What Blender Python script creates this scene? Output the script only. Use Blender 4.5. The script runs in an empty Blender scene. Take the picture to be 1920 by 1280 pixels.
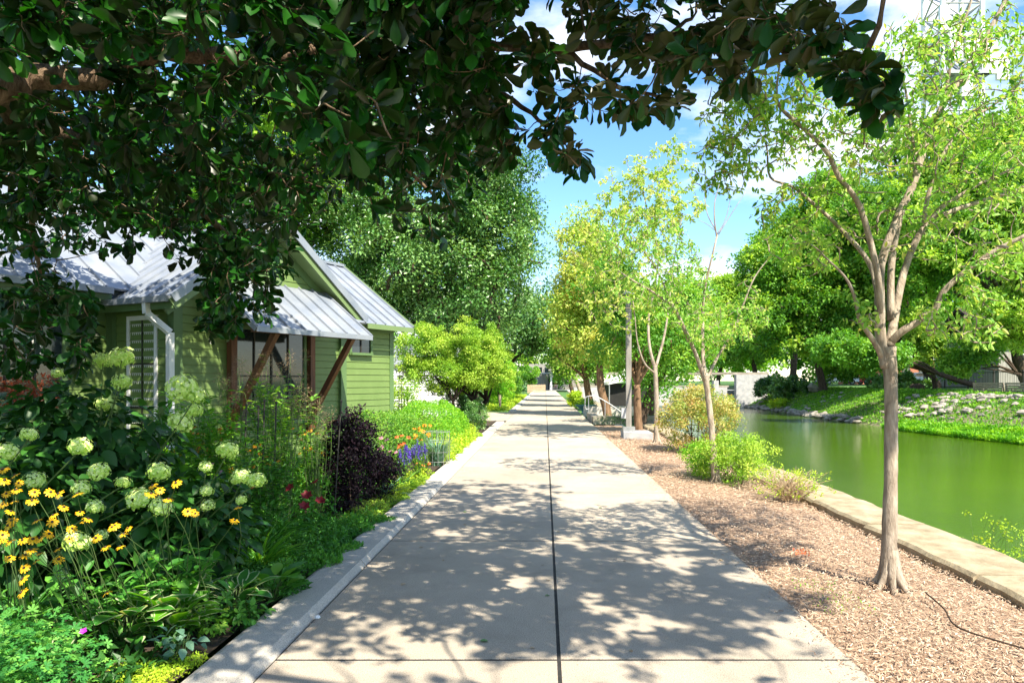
import bpy, math, random
import numpy as np
from mathutils import Vector
# ---------------------------------------------------------------- camera, world, sun
F = 1330.0          # focal length in photo pixels (photo 1920 wide)
CX, CY, H = 1022.0, 714.0, 1.65
scene = bpy.context.scene
COL = scene.collection
cam_d = bpy.data.cameras.new("camera")
cam = bpy.data.objects.new("camera", cam_d)
COL.objects.link(cam)
cam.location = (0, 0, H)
cam.rotation_euler = (math.radians(90), 0, 0)
cam_d.sensor_width = 36
cam_d.lens = 36 * F / 1920
cam_d.shift_x = (960 - CX) / 1920
cam_d.shift_y = (CY - 640) / 1920
cam_d.clip_end = 3000
cam_d.clip_start = 0.05
scene.camera = cam

SUN_H = np.array([0.55, -0.835])      # horizontal direction towards the sun
SUN_EL = math.radians(51)
SKY_STRENGTH, SUN_STRENGTH, EXPOSURE = 0.085, 5.0, 1.38
world = bpy.data.worlds.new("World")
scene.world = world
world.use_nodes = True
nt = world.node_tree
nt.nodes.clear()
def N(nt, t, **kw):
    n = nt.nodes.new(t)
    for k, v in kw.items():
        setattr(n, k, v)
    return n
sky = N(nt, "ShaderNodeTexSky", sky_type='NISHITA', sun_disc=False)
sky.sun_elevation = SUN_EL
sky.sun_rotation = math.atan2(SUN_H[0], SUN_H[1])
sky.air_density = 1.0; sky.dust_density = 0.3; sky.ozone_density = 2.0
hs = N(nt, "ShaderNodeHueSaturation"); hs.inputs['Saturation'].default_value = 1.22
hs.inputs['Value'].default_value = 1.45
nt.links.new(sky.outputs[0], hs.inputs['Color'])
tc = N(nt, "ShaderNodeTexCoord")
mp = N(nt, "ShaderNodeMapping"); mp.inputs['Scale'].default_value = (1.6, 1.6, 3.6)
mp.inputs['Location'].default_value = (0.35, 0.0, 0.55)
nt.links.new(tc.outputs['Generated'], mp.inputs[0])
nz = N(nt, "ShaderNodeTexNoise"); nz.inputs['Scale'].default_value = 2.1
nz.inputs['Detail'].default_value = 9; nz.inputs['Roughness'].default_value = 0.55
nt.links.new(mp.outputs[0], nz.inputs['Vector'])
cr = N(nt, "ShaderNodeValToRGB")
cr.color_ramp.elements[0].position = 0.49; cr.color_ramp.elements[1].position = 0.66
nt.links.new(nz.outputs['Fac'], cr.inputs[0])
mx = N(nt, "ShaderNodeMixRGB"); mx.inputs[2].default_value = (7.5, 7.7, 8.0, 1)
nt.links.new(cr.outputs[0], mx.inputs[0]); nt.links.new(hs.outputs[0], mx.inputs[1])
bg = N(nt, "ShaderNodeBackground"); bg.inputs[1].default_value = SKY_STRENGTH
nt.links.new(mx.outputs[0], bg.inputs[0])
wo = N(nt, "ShaderNodeOutputWorld"); nt.links.new(bg.outputs[0], wo.inputs[0])

sl = bpy.data.lights.new("sun", 'SUN'); sl.energy = SUN_STRENGTH; sl.angle = math.radians(0.53)
sl.color = (1.0, 0.92, 0.76)
so = bpy.data.objects.new("sun", sl); COL.objects.link(so)
hd = SUN_H / np.linalg.norm(SUN_H)
SUNV = Vector((hd[0] * math.cos(SUN_EL), hd[1] * math.cos(SUN_EL), math.sin(SUN_EL)))
so.rotation_euler = SUNV.to_track_quat('Z', 'Y').to_euler()
so.location = (10, -15, 20)
scene.view_settings.view_transform = 'Standard'
scene.view_settings.look = 'None'
scene.view_settings.exposure = EXPOSURE
scene.view_settings.gamma = 1
scene.view_settings.use_curve_mapping = False
try:
    scene.cycles.max_bounces = 8
    scene.cycles.transparent_max_bounces = 4
except Exception:
    pass

# ---------------------------------------------------------------- helpers
rng = np.random.default_rng(11)
def U(a, b, n=None): return rng.uniform(a, b, n)
def W(px, py, Y):
    """point seen at photo pixel (px,py) when it stands Y metres away"""
    return np.array([(px - CX) * Y / F, Y, H + (CY - py) * Y / F])
def G(px, py):
    Y = F * H / (py - CY)
    return np.array([(px - CX) * Y / F, Y, 0.0])
def unit(v):
    v = np.asarray(v, float)
    return v / np.maximum(np.linalg.norm(v, axis=-1, keepdims=True), 1e-9)

class Geo:
    def __init__(s): s.V = []; s.L = []; s.T = []; s.M = []; s.R = []; s.n = 0
    def add(s, V, loops, totals, mat=0, rnd=0.5):
        V = np.asarray(V, float).reshape(-1, 3)
        s.V.append(V); s.L.append(np.asarray(loops, np.int64) + s.n)
        totals = np.asarray(totals, np.int64); s.T.append(totals)
        s.M.append(np.full(len(totals), mat) if np.isscalar(mat) else np.asarray(mat))
        s.R.append(np.full(len(V), rnd) if np.isscalar(rnd) else np.asarray(rnd))
        s.n += len(V)
    def faces(s, V, faces, mat=0, rnd=0.5):
        s.add(V, [i for f in faces for i in f], [len(f) for f in faces], mat, rnd)
    def box8(s, c, mat=0, rnd=0.5):   # c: 4 bottom then 4 top corners (ccw from above)
        s.faces(c, [(3,2,1,0),(4,5,6,7),(0,1,5,4),(1,2,6,5),(2,3,7,6),(3,0,4,7)], mat, rnd)
    def box(s, c, size, ax=None, mat=0, rnd=0.5):
        c = np.asarray(c, float); hx, hy, hz = np.asarray(size, float) / 2
        if ax is None: ax = np.eye(3)
        ax = np.asarray(ax, float)
        P = [c + ax[0]*a*hx + ax[1]*b*hy + ax[2]*d*hz for d in (-1, 1) for a, b in ((-1,-1),(1,-1),(1,1),(-1,1))]
        s.box8(P, mat, rnd)
    def beam(s, a, b, w, h, up=(0,0,1), mat=0):
        a = np.asarray(a, float); b = np.asarray(b, float)
        d = unit(b - a); side = unit(np.cross(d, up)); u = np.cross(side, d)
        s.box((a + b) / 2, (np.linalg.norm(b - a), w, h), (d, -side, u), mat)
    def prism(s, poly, ext, mat=0):
        poly = np.asarray(poly, float); n = len(poly); ext = np.asarray(ext, float)
        f = [tuple(range(n))[::-1], tuple(range(n, 2*n))] + [(i, (i+1) % n, n+(i+1) % n, n+i) for i in range(n)]
        s.faces(np.vstack([poly, poly + ext]), f, mat)
    def tube(s, pts, rad, k=8, mat=0, cap=True, rnd=0.5, jit=0.0):
        pts = np.asarray(pts, float); n = len(pts)
        rad = np.full(n, rad) if np.isscalar(rad) else np.asarray(rad, float)
        t = unit(np.gradient(pts, axis=0))
        ref = np.array([0, 0, 1.0]) if abs(t[:, 2].mean()) < 0.8 else np.array([1.0, 0, 0])
        a = unit(np.cross(t, ref)); b = np.cross(t, a)
        th = np.linspace(0, 2*np.pi, k, endpoint=False)
        rr = rad[:, None] * (1 + (rng.normal(0, jit, (n, k)) if jit else 0))
        V = pts[:, None] + rr[..., None]*(np.cos(th)[None, :, None]*a[:, None] + np.sin(th)[None, :, None]*b[:, None])
        i = np.arange(n-1)[:, None]*k; j = np.arange(k)[None]; j2 = (j+1) % k
        q = np.stack([i+j, i+j2, i+k+j2, i+k+j], -1).reshape(-1, 4)
        L = q.ravel().tolist(); T = [4]*len(q)
        if cap:
            L += list(range(k))[::-1] + list(range((n-1)*k, n*k)); T += [k, k]
        s.add(V.reshape(-1, 3), L, T, mat, rnd)
    def ell(s, c, r, nu=10, nv=7, mat=0, noise=0.0, rnd=0.5):
        u = np.linspace(0, 2*np.pi, nu, endpoint=False); v = np.linspace(0, np.pi, nv)[1:-1]
        P = np.stack([np.sin(v)[:, None]*np.cos(u), np.sin(v)[:, None]*np.sin(u), np.cos(v)[:, None]*np.ones(nu)], -1).reshape(-1, 3)
        P = np.vstack([P, [[0,0,1],[0,0,-1]]])
        if noise: P = P * (1 + rng.normal(0, noise, (len(P), 1)))
        V = np.asarray(c) + P*np.asarray(r)
        fs = []; m = nv-2
        for a in range(m-1):
            for b in range(nu): fs.append((a*nu+b, (a+1)*nu+b, (a+1)*nu+(b+1) % nu, a*nu+(b+1) % nu))
        for b in range(nu):
            fs.append((m*nu, b, (b+1) % nu)); fs.append((m*nu+1, (m-1)*nu+(b+1) % nu, (m-1)*nu+b))
        s.faces(V, fs, mat, rnd)
    def leaves(s, tmpl, P, D, Nn, S, rnd=None, mat=0):
        """copies of a small template (x across, y along, z normal) laid at P along D"""
        tv, tf, tm = tmpl
        tv = np.asarray(tv, float); P = np.asarray(P, float); n = len(P)
        if n == 0: return
        D = unit(D); side = unit(np.cross(D, Nn)); N2 = np.cross(side, D)
        S = np.asarray(S, float)
        if S.ndim == 0: S = np.full(n, float(S))
        if S.ndim == 1: S = np.stack([S, S, S], 1)
        V = P[:, None] + (tv[None, :, 0:1]*S[:, None, 0:1])*side[:, None] + (tv[None, :, 1:2]*S[:, None, 1:2])*D[:, None] + (tv[None, :, 2:3]*S[:, None, 2:3])*N2[:, None]
        loops = np.array([i for f in tf for i in f]); tot = np.array([len(f) for f in tf])
        L = (np.arange(n)[:, None]*len(tv) + loops[None]).ravel()
        if rnd is None: rnd = rng.random(n)
        R = np.repeat(rnd, len(tv))
        s.add(V.reshape(-1, 3), L, np.tile(tot, n), np.tile(np.asarray(tm)+mat, n), R)
    def mesh(s, name, mats, origin=(0,0,0), smooth=False):
        me = bpy.data.meshes.new(name)
        V = np.vstack(s.V) - np.asarray(origin, float); L = np.concatenate(s.L); T = np.concatenate(s.T)
        me.vertices.add(len(V)); me.vertices.foreach_set("co", V.astype(np.float32).ravel())
        me.loops.add(len(L)); me.loops.foreach_set("vertex_index", L.astype(np.int32))
        me.polygons.add(len(T)); st = np.concatenate([[0], np.cumsum(T)[:-1]])
        me.polygons.foreach_set("loop_start", st.astype(np.int32))
        me.polygons.foreach_set("material_index", np.concatenate(s.M).astype(np.int32))
        me.polygons.foreach_set("use_smooth", np.full(len(T), bool(smooth)))
        at = me.attributes.new("rnd", 'FLOAT', 'POINT'); at.data.foreach_set("value", np.concatenate(s.R).astype(np.float32))
        me.update(calc_edges=True)
        for m in (mats if isinstance(mats, (list, tuple)) else [mats]): me.materials.append(m)
        return me

def tag(o, label=None, cat=None, group=None, kind=None):
    if label: o['label'] = label
    if cat: o['category'] = cat
    if group: o['group'] = group
    if kind: o['kind'] = kind
    return o
def link(name, me, parent=None, loc=None):
    o = bpy.data.objects.new(name, me); COL.objects.link(o)
    if parent is not None: o.parent = parent
    if loc is not None: o.location = loc
    return o
def thing(name, label, cat, loc=(0,0,0), group=None, kind=None):
    o = link(name, None, None, tuple(float(x) for x in loc)); o.empty_display_size = 0.1
    return tag(o, label, cat, group, kind)
def part(name, g, mat, root, smooth=False, label=None, top=None):
    """one mesh part; geometry is given in world space. root: the thing; top: the parent part if deeper"""
    o = link(name, g.mesh(name, mat, tuple(root.location), smooth), top if top is not None else root)
    if label: o['label'] = label
    return o
def solo(name, g, mat, loc, label, cat, group=None, kind=None, smooth=False):
    o = link(name, g.mesh(name, mat, loc, smooth), None, loc)
    return tag(o, label, cat, group, kind)
def struct(name, g, mat, kind='structure', label=None, cat=None, smooth=False):
    return tag(link(name, g.mesh(name, mat, (0,0,0), smooth)), label, cat, None, kind)

# ---------------------------------------------------------------- materials
def ramp(nt, fac, stops):
    r = N(nt, "ShaderNodeValToRGB"); e = r.color_ramp.elements
    while len(e) < len(stops): e.new(0.5)
    for k, (p, c) in enumerate(stops):
        e[k].position = p; e[k].color = (*c, 1)
    nt.links.new(fac, r.inputs[0]); return r.outputs[0]
def noise(nt, scale, detail=5, rough=0.6, vec=None, dist=0):
    n = N(nt, "ShaderNodeTexNoise"); n.inputs['Scale'].default_value = scale
    n.inputs['Detail'].default_value = detail; n.inputs['Roughness'].default_value = rough
    n.inputs['Distortion'].default_value = dist
    if vec is not None: nt.links.new(vec, n.inputs['Vector'])
    return n
def coords(nt, scale=(1,1,1), space='Object'):
    t = N(nt, "ShaderNodeTexCoord"); m = N(nt, "ShaderNodeMapping"); m.inputs['Scale'].default_value = scale
    nt.links.new(t.outputs[space], m.inputs[0]); return m.outputs[0]
def mat(name, c1, c2=None, scale=4, rough=0.7, bump=0.0, bscale=None, metal=0, spec=0.5, vs=(1,1,1), mid=(0.35, 0.65), detail=6, c3=None):
    m = bpy.data.materials.new(name); m.use_nodes = True; nt = m.node_tree
    b = nt.nodes['Principled BSDF']; v = coords(nt, vs)
    n = noise(nt, scale, detail, vec=v)
    c2 = c2 or c1
    st = [(mid[0], c1), (mid[1], c2)]
    if c3: st.append((min(mid[1]+0.15, 1), c3))
    nt.links.new(ramp(nt, n.outputs['Fac'], st), b.inputs['Base Color'])
    b.inputs['Roughness'].default_value = rough; b.inputs['Metallic'].default_value = metal
    b.inputs['Specular IOR Level'].default_value = spec
    if bump:
        bn = noise(nt, bscale or scale*6, 6, vec=v); bp = N(nt, "ShaderNodeBump"); bp.inputs['Strength'].default_value = bump
        bp.inputs['Distance'].default_value = 0.02
        nt.links.new(bn.outputs['Fac'], bp.inputs['Height']); nt.links.new(bp.outputs[0], b.inputs['Normal'])
    return m
def leafmat(name, cols, back=None, trans=0.35, rough=0.5, spec=0.35, tcol=None):
    """two-sided leaf: colour varies leaf to leaf through the 'rnd' attribute"""
    m = bpy.data.materials.new(name); m.use_nodes = True; nt = m.node_tree
    b = nt.nodes['Principled BSDF']; out = nt.nodes['Material Output']
    a = N(nt, "ShaderNodeAttribute", attribute_name="rnd")
    k = len(cols); col = ramp(nt, a.outputs['Fac'], [(i/(k-1) if k > 1 else 0, c) for i, c in enumerate(cols)])
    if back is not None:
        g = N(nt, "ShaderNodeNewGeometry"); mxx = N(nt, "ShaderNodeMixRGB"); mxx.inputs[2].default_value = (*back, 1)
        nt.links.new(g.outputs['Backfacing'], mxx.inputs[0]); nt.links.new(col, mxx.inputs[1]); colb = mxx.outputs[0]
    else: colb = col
    nt.links.new(colb, b.inputs['Base Color']); b.inputs['Roughness'].default_value = rough
    b.inputs['Specular IOR Level'].default_value = spec
    tr = N(nt, "ShaderNodeBsdfTranslucent")
    br = N(nt, "ShaderNodeMixRGB", blend_type='MULTIPLY'); br.inputs[0].default_value = 1
    br.inputs[2].default_value = (*(tcol or (1.9, 1.7, 0.5)), 1)
    nt.links.new(col, br.inputs[1]); nt.links.new(br.outputs[0], tr.inputs[0])
    ms = N(nt, "ShaderNodeMixShader"); ms.inputs[0].default_value = trans
    nt.links.new(b.outputs[0], ms.inputs[1]); nt.links.new(tr.outputs[0], ms.inputs[2]); nt.links.new(ms.outputs[0], out.inputs[0])
    return m

def bark(name, c1, c2, scale=6, bump=0.6):
    return mat(name, c1, c2, scale, 0.9, bump, scale*4, vs=(1.6, 1.6, 0.45), spec=0.15)
M = {}
M['bark_pale'] = bark('bark_pale', (.20,.155,.115), (.43,.36,.285), 11, 0.7)
M['bark_brown'] = bark('bark_brown', (.10,.06,.035), (.24,.15,.09), 8)
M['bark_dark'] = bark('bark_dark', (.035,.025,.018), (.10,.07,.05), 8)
M['bark_black'] = bark('bark_black', (.010,.008,.006), (.035,.025,.018), 8)
M['bark_limb'] = bark('bark_limb', (.07,.045,.028), (.26,.18,.12), 12, 0.9)
M['stem'] = mat('stem_green', (.05,.10,.02), (.10,.16,.04), 20)
M['stem_dry'] = mat('stem_dry', (.30,.20,.11), (.45,.33,.2), 20)
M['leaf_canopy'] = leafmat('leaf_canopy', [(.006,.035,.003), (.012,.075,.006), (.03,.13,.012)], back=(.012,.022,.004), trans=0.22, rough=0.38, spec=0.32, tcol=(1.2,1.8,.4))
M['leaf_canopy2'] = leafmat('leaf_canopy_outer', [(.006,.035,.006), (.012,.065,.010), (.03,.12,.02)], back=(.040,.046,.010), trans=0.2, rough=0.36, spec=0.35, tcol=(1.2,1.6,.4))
M['leaf_yg'] = leafmat('leaf_yellow_green', [(.11,.26,.025), (.28,.44,.06), (.50,.58,.13), (.60,.50,.16)], trans=0.42, tcol=(1.5,1.45,.8))
M['leaf_ygt'] = leafmat('leaf_river_tree', [(.04,.16,.02), (.17,.38,.05), (.36,.55,.10), (.58,.54,.15)], trans=0.42, tcol=(1.5,1.45,.7))
M['leaf_mid'] = leafmat('leaf_mid_green', [(.05,.17,.018), (.12,.31,.028), (.27,.45,.06)], trans=0.35)
M['leaf_dark'] = leafmat('leaf_dark_green', [(.012,.05,.008), (.06,.18,.028), (.26,.44,.13)], trans=0.22, rough=0.38, spec=0.6)  # lowest stop deepened to paint the shade between leaf clumps
M['leaf_far'] = leafmat('leaf_far', [(.02,.10,.012), (.14,.34,.03), (.44,.60,.08)], trans=0.4, tcol=(1.6,1.5,.6))
M['leaf_bank'] = leafmat('leaf_bank', [(.05,.17,.015), (.12,.32,.02), (.26,.46,.03)], trans=0.35)
M['leaf_bright'] = leafmat('leaf_bright', [(.10,.26,.02), (.27,.45,.035), (.48,.59,.09)], trans=0.35, tcol=(1.4,1.4,.6))
M['leaf_chart'] = leafmat('leaf_chartreuse', [(.15,.32,.015), (.33,.50,.03), (.54,.60,.05)], trans=0.35)
M['leaf_lime'] = leafmat('leaf_lime', [(.07,.26,.012), (.16,.40,.02), (.28,.50,.03)], trans=0.4)
M['leaf_vari'] = leafmat('leaf_variegated', [(.04,.11,.02), (.20,.30,.05), (.50,.46,.15), (.36,.16,.06)], trans=0.3)
M['leaf_garden'] = leafmat('leaf_garden', [(.025,.12,.014), (.06,.23,.025), (.14,.36,.045)], trans=0.28)
M['leaf_ger'] = leafmat('leaf_geranium', [(.03,.17,.035), (.07,.29,.055), (.20,.45,.07)], trans=0.32)
M['leaf_hyd'] = leafmat('leaf_hydrangea', [(.012,.06,.010), (.025,.10,.015), (.05,.17,.025)], trans=0.2, rough=0.45)
M['leaf_blue'] = leafmat('leaf_blue_green', [(.07,.17,.10), (.12,.25,.16), (.2,.35,.24)], trans=0.2)
M['leaf_plum'] = leafmat('leaf_plum', [(.005,.004,.006), (.010,.006,.010), (.03,.014,.022)], trans=0.06, spec=.15, tcol=(1.4,.6,.8))
M['leaf_red'] = leafmat('leaf_red', [(.20,.04,.015), (.32,.08,.03), (.14,.05,.02)], trans=0.3, tcol=(1.6,.8,.5))
M['leaf_grass'] = leafmat('leaf_grass', [(.06,.22,.02), (.13,.36,.03), (.27,.50,.05)], trans=0.35)
M['hosta'] = leafmat('hosta_green', [(.03,.15,.022), (.08,.27,.035), (.30,.50,.05)], trans=0.3, rough=0.4)
M['cream'] = leafmat('hosta_cream', [(.45,.52,.30), (.6,.62,.42)], trans=0.3)
M['hyd_fl'] = leafmat('hydrangea_flower', [(.42,.64,.10), (.68,.86,.25), (.88,.95,.55)], trans=0.3, tcol=(1.2,1.2,.6))
def petal(name, c, c2=None): return leafmat(name, [c, c2 or c], trans=0.25, tcol=(1.1,1.0,.8))
M['yellow'] = petal('petal_yellow', (.80,.42,.01), (.85,.58,.02))
M['orange'] = petal('petal_orange', (.80,.22,.01), (.85,.42,.02))
M['scarlet'] = petal('petal_scarlet', (.75,.07,.02), (.8,.22,.06))
M['pink'] = petal('petal_pink', (.6,.12,.35), (.75,.4,.5))
M['magenta'] = petal('petal_magenta', (.45,.02,.5), (.6,.06,.6))
M['maroon'] = petal('petal_maroon', (.12,.006,.012), (.25,.015,.02))
M['purple'] = petal('petal_purple', (.06,.03,.32), (.16,.09,.55))
M['dry'] = leafmat('seed_head', [(.28,.18,.10), (.42,.30,.18), (.5,.38,.26)], trans=0.2, tcol=(1,1,.8))
M['cone'] = mat('flower_cone', (.02,.01,.006), (.05,.025,.01), 60)

# concrete
def concrete(name, c1, c2, dark):
    m = mat(name, c1, c2, 0.7, 0.85, 0.25, 90, spec=0.2, detail=8); nt = m.node_tree
    b = nt.nodes['Principled BSDF']; old = b.inputs['Base Color'].links[0].from_socket
    v = coords(nt); n2 = noise(nt, 140, 3, 0.7, vec=v)
    sp = ramp(nt, n2.outputs['Fac'], [(0.36, (.45,.45,.45)), (0.52, (1,1,1))])
    n3 = noise(nt, 2.4, 8, 0.7, vec=v, dist=0.8); st = ramp(nt, n3.outputs['Fac'], [(0.30, dark), (0.40, (.90,.90,.90)), (0.5, (.97,.97,.97)), (0.66, (1,1,1))])
    a = N(nt, "ShaderNodeMixRGB", blend_type='MULTIPLY'); a.inputs[0].default_value = 1
    c = N(nt, "ShaderNodeMixRGB", blend_type='MULTIPLY'); c.inputs[0].default_value = 1
    nt.links.new(old, a.inputs[1]); nt.links.new(sp, a.inputs[2]); nt.links.new(a.outputs[0], c.inputs[1]); nt.links.new(st, c.inputs[2])
    at = N(nt, 'ShaderNodeAttribute', attribute_name='rnd'); tn = ramp(nt, at.outputs['Fac'], [(0,(.88,.88,.89)),(1,(1.05,1.04,1.02))])
    f = N(nt, 'ShaderNodeMixRGB', blend_type='MULTIPLY'); f.inputs[0].default_value = 1; nt.links.new(c.outputs[0], f.inputs[1]); nt.links.new(tn, f.inputs[2])
    nt.links.new(f.outputs[0], b.inputs['Base Color']); return m
M['path'] = concrete('path_concrete', (.43,.37,.295), (.53,.455,.365), (.78,.79,.81))
M['curb'] = concrete('curb_concrete', (.50,.47,.42), (.58,.54,.48), (.86,.86,.86))
M['concrete'] = mat('concrete_plain', (.30,.31,.32), (.46,.45,.44), 3, 0.85, 0.2)
M['stone'] = mat('limestone', (.22,.17,.10), (.40,.33,.22), 3.5, 0.9, 0.8, 12, c3=(.50,.43,.31))
M['stone_grey'] = mat('rock_grey', (.17,.15,.12), (.36,.32,.27), 1.2, 0.9, 0.6, 8)
M['soil'] = mat('soil', (.02,.013,.008), (.065,.042,.025), 9, 0.95, 0.9, 40)
M['joint'] = mat('joint_black', (.012,.011,.010), (.03,.028,.025), 20, 0.9)
M['mulch'] = mat('mulch', (.19,.12,.075), (.40,.275,.185), 28, 0.95, 1.0, 60, c3=(.55,.42,.32))
M['chip'] = leafmat('wood_chip', [(.21,.12,.07), (.41,.27,.175), (.54,.39,.27), (.64,.51,.39)], trans=0.0, rough=0.9)
M['ground'] = mat('ground_turf', (.035,.10,.015), (.08,.18,.025), 1.5, 0.95, 0.5, 30, c3=(.14,.22,.04))
M['bark_bank'] = mat('bank_soil', (.10,.12,.04), (.22,.20,.11), 2.5, 0.95, 0.6, 20)
# house
M['siding'] = mat('siding_green', (.12,.19,.05), (.145,.22,.062), 2.5, 0.55, 0.05, 80)
M['trim'] = mat('trim_green', (.085,.155,.055), (.10,.175,.062), 2.5, 0.5)
M['soffit'] = mat('soffit_green', (.13,.20,.075), (.15,.22,.085), 3, 0.6)
M['roofmetal'] = mat('roof_metal', (.21,.24,.29), (.30,.32,.35), 2.2, 0.45, 0.05, 3, metal=0.25, spec=0.5)
M['roofrust'] = mat('roof_rust', (.42,.27,.16), (.52,.4,.3), 9, 0.6)
M['wood'] = mat('cedar_post', (.085,.028,.012), (.17,.06,.022), 5, 0.6, 0.3, 20, vs=(3,3,.5))
M['white'] = mat('white_paint', (.72,.72,.72), (.80,.80,.79), 3, 0.5)
M['fabric'] = mat('white_curtain', (.5,.5,.48), (.7,.7,.67), 9, 0.9, vs=(5,5,.2))
M['glass'] = mat('window_glass', (.010,.014,.016), (.03,.045,.05), 1.3, 0.06, spec=0.8)
M['dark'] = mat('dark_void', (.006,.006,.006), (.012,.011,.010), 4, 0.8)
M['metal'] = mat('grey_metal', (.30,.31,.31), (.42,.42,.42), 8, 0.45, metal=0.6)
M['galv'] = mat('galvanised', (.17,.155,.14), (.28,.26,.235), 6, 0.6, metal=0.1, vs=(1,1,.2))
M['iron'] = mat('black_iron', (.015,.014,.013), (.04,.035,.03), 20, 0.6)
M['teal'] = mat('teal_glaze', (.05,.17,.17), (.09,.25,.24), 8, 0.3)
M['turq'] = mat('turquoise', (.05,.55,.62), (.10,.66,.72), 8, 0.5)
M['timber'] = mat('weathered_timber', (.20,.15,.10), (.38,.31,.23), 8, 0.85, 0.3, 30, vs=(1,1,3))
M['tan'] = mat('tan_wood', (.38,.27,.16), (.52,.40,.26), 8, 0.8)
M['brick'] = mat('brick_red', (.30,.10,.06), (.42,.18,.11), 6, 0.9)
M['housegrey'] = mat('house_grey', (.22,.21,.19), (.33,.31,.28), 1.5, 0.8, vs=(6,6,.3))
M['roofdark'] = mat('shingle_dark', (.02,.015,.015), (.05,.035,.03), 6, 0.9)
M['glass_roof'] = mat('pale_canvas', (.62,.62,.60), (.75,.74,.72), 3, 0.7)
M['carw'] = mat('car_white', (.7,.7,.72), (.76,.76,.78), 2, 0.25)
M['carb'] = mat('car_blue', (.05,.14,.35), (.07,.18,.42), 2, 0.25)
M['carr'] = mat('car_red', (.40,.03,.04), (.45,.05,.05), 2, 0.25)
M['rubber'] = mat('rubber', (.01,.01,.01), (.02,.02,.02), 9, 0.8)

# leaf templates: (verts, faces, material offset per face)
def mirror_leaf(prof, fold=0.12, droop=0.12):
    """prof: [(y, halfwidth)...] from base to tip; returns folded, drooping leaf"""
    V = []; Fs = []
    rows = []
    for y, w in prof:
        z = -droop*y*y
        if w <= 0: rows.append((len(V),)*3); V.append((0, y, z))
        else:
            k = len(V); rows.append((k, k+1, k+2)); V += [(-w, y, z+fold*w*2), (0, y, z), (w, y, z+fold*w*2)]
    for a, b in zip(rows[:-1], rows[1:]):
        for i in (0, 1):
            f = [a[i], a[i+1], b[i+1], b[i]]; g = []
            for q in f:
                if q not in g: g.append(q)
            if len(g) > 2: Fs.append(tuple(g))
    return V, Fs, [0]*len(Fs)
T_OBOV = mirror_leaf([(0, 0), (.12, .05), (.40, .17), (.72, .25), (.92, .15), (1, 0)], .22, .18)
T_OVAL = mirror_leaf([(0, 0), (.3, .2), (.65, .19), (1, 0)], .2, .2)
T_SIMPLE = mirror_leaf([(0, 0), (.45, .24), (1, 0)], .2, .15)
T_KITE = ([(0,0,0), (.28,.45,.05), (0,1,-.08), (-.28,.45,.05)], [(0,1,2,3)], [0])
T_BROAD = mirror_leaf([(0, 0), (.15, .22), (.45, .34), (.75, .22), (1, 0)], .16, .35)
T_STRAP = mirror_leaf([(0, .018), (.3, .028), (.55, .024), (.8, .015), (1, 0)], .5, .55)
T_BLADE = ([(-.02,0,0), (.02,0,0), (.015,.55,-.06), (-.015,.55,-.06), (0,1,-.3)], [(0,1,2,3), (3,2,4)], [0,0])
def hosta_tmpl():
    prof = [(0, .03), (.15, .17), (.4, .30), (.65, .27), (.85, .15), (.98, .03)]
    V = []; Fs = []; Ms = []
    for y, w in prof:
        z = -.45*y*y + .12*y
        for fx in (-1, -.78, 0, .78, 1): V.append((w*fx, y, z + .35*abs(fx)*w - .25*(abs(fx)*w)**2*3))
    for r in range(len(prof)-1):
        for c in range(4):
            a = r*5+c; Fs.append((a, a+1, a+6, a+5)); Ms.append(1 if c in (0, 3) else 0)
    return V, Fs, Ms
T_HOSTA = hosta_tmpl()
T_HOSTA_G = (T_HOSTA[0], T_HOSTA[1], [0]*len(T_HOSTA[1]))
def lobed():
    V = [(0,0,0)]; Fs = []
    for k in range(5):
        a = math.radians(-110 + k*55) ; 
        def p(r, da, z): return (r*math.sin(a+da), .45 + r*math.cos(a+da), z)
        b = len(V); V += [p(.0, 0, 0), p(.28, -.42, .03), p(.55, -.16, -.02), p(.5, .02, -.01), p(.55, .2, -.02), p(.28, .42, .03)]
        Fs += [(b, b+1, b+2, b+3), (b, b+3, b+4, b+5)]
    return V, Fs, [0]*len(Fs)
T_LOBE = lobed()
def randdir(n, up=0.0):
    v = rng.normal(0, 1, (n, 3)); v[:, 2] += up; return unit(v)

def spline(pts, k=4):
    """smooth polyline through points (Catmull-Rom)"""
    P = np.asarray(pts, float); P = np.vstack([2*P[0]-P[1], P, 2*P[-1]-P[-2]]); out = []
    for i in range(1, len(P)-2):
        for t in np.linspace(0, 1, k, endpoint=False):
            a, b, c, d = P[i-1:i+3]
            out.append(.5*((2*b)+(-a+c)*t+(2*a-5*b+4*c-d)*t*t+(-a+3*b-3*c+d)*t**3))
    out.append(P[-2]); return np.array(out)
# ---------------------------------------------------------------- ground, river, path
def sheet(x0, x1, y0, y1, z, g=None):
    g = g or Geo(); g.faces([(x0,y0,z),(x1,y0,z),(x1,y1,z),(x0,y1,z)], [(0,1,2,3)]); return g
PXL, PXR, CUL, BEDR, CAPR = -1.58, 1.79, -1.93, 3.62, 4.36
WZ = -1.1
def bank_x(y): return 20.5 + 0.35*math.sin(y*0.11) + 0.2*math.sin(y*0.31+1) + 0.9*min(1, max(0, (38-y)/6))
prof = lambda y: [(-900,0),(-60,0),(-12.1,0),(-12,-.22),(CAPR-.02,-.22),(CAPR+.02,-2.6),(bank_x(y)-2.5,-2.4),(bank_x(y),WZ),(bank_x(y)+1.3,-.45),(bank_x(y)+2.7,.25),(bank_x(y)+4.1,.85),(bank_x(y)+6.5,1.0),(48,1.35),(110,1.6),(900,1.7)]
g = Geo(); ys = np.concatenate([[-300,-60,-20], np.arange(-5,100,1.5), [110,140,200,400,900]])
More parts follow.
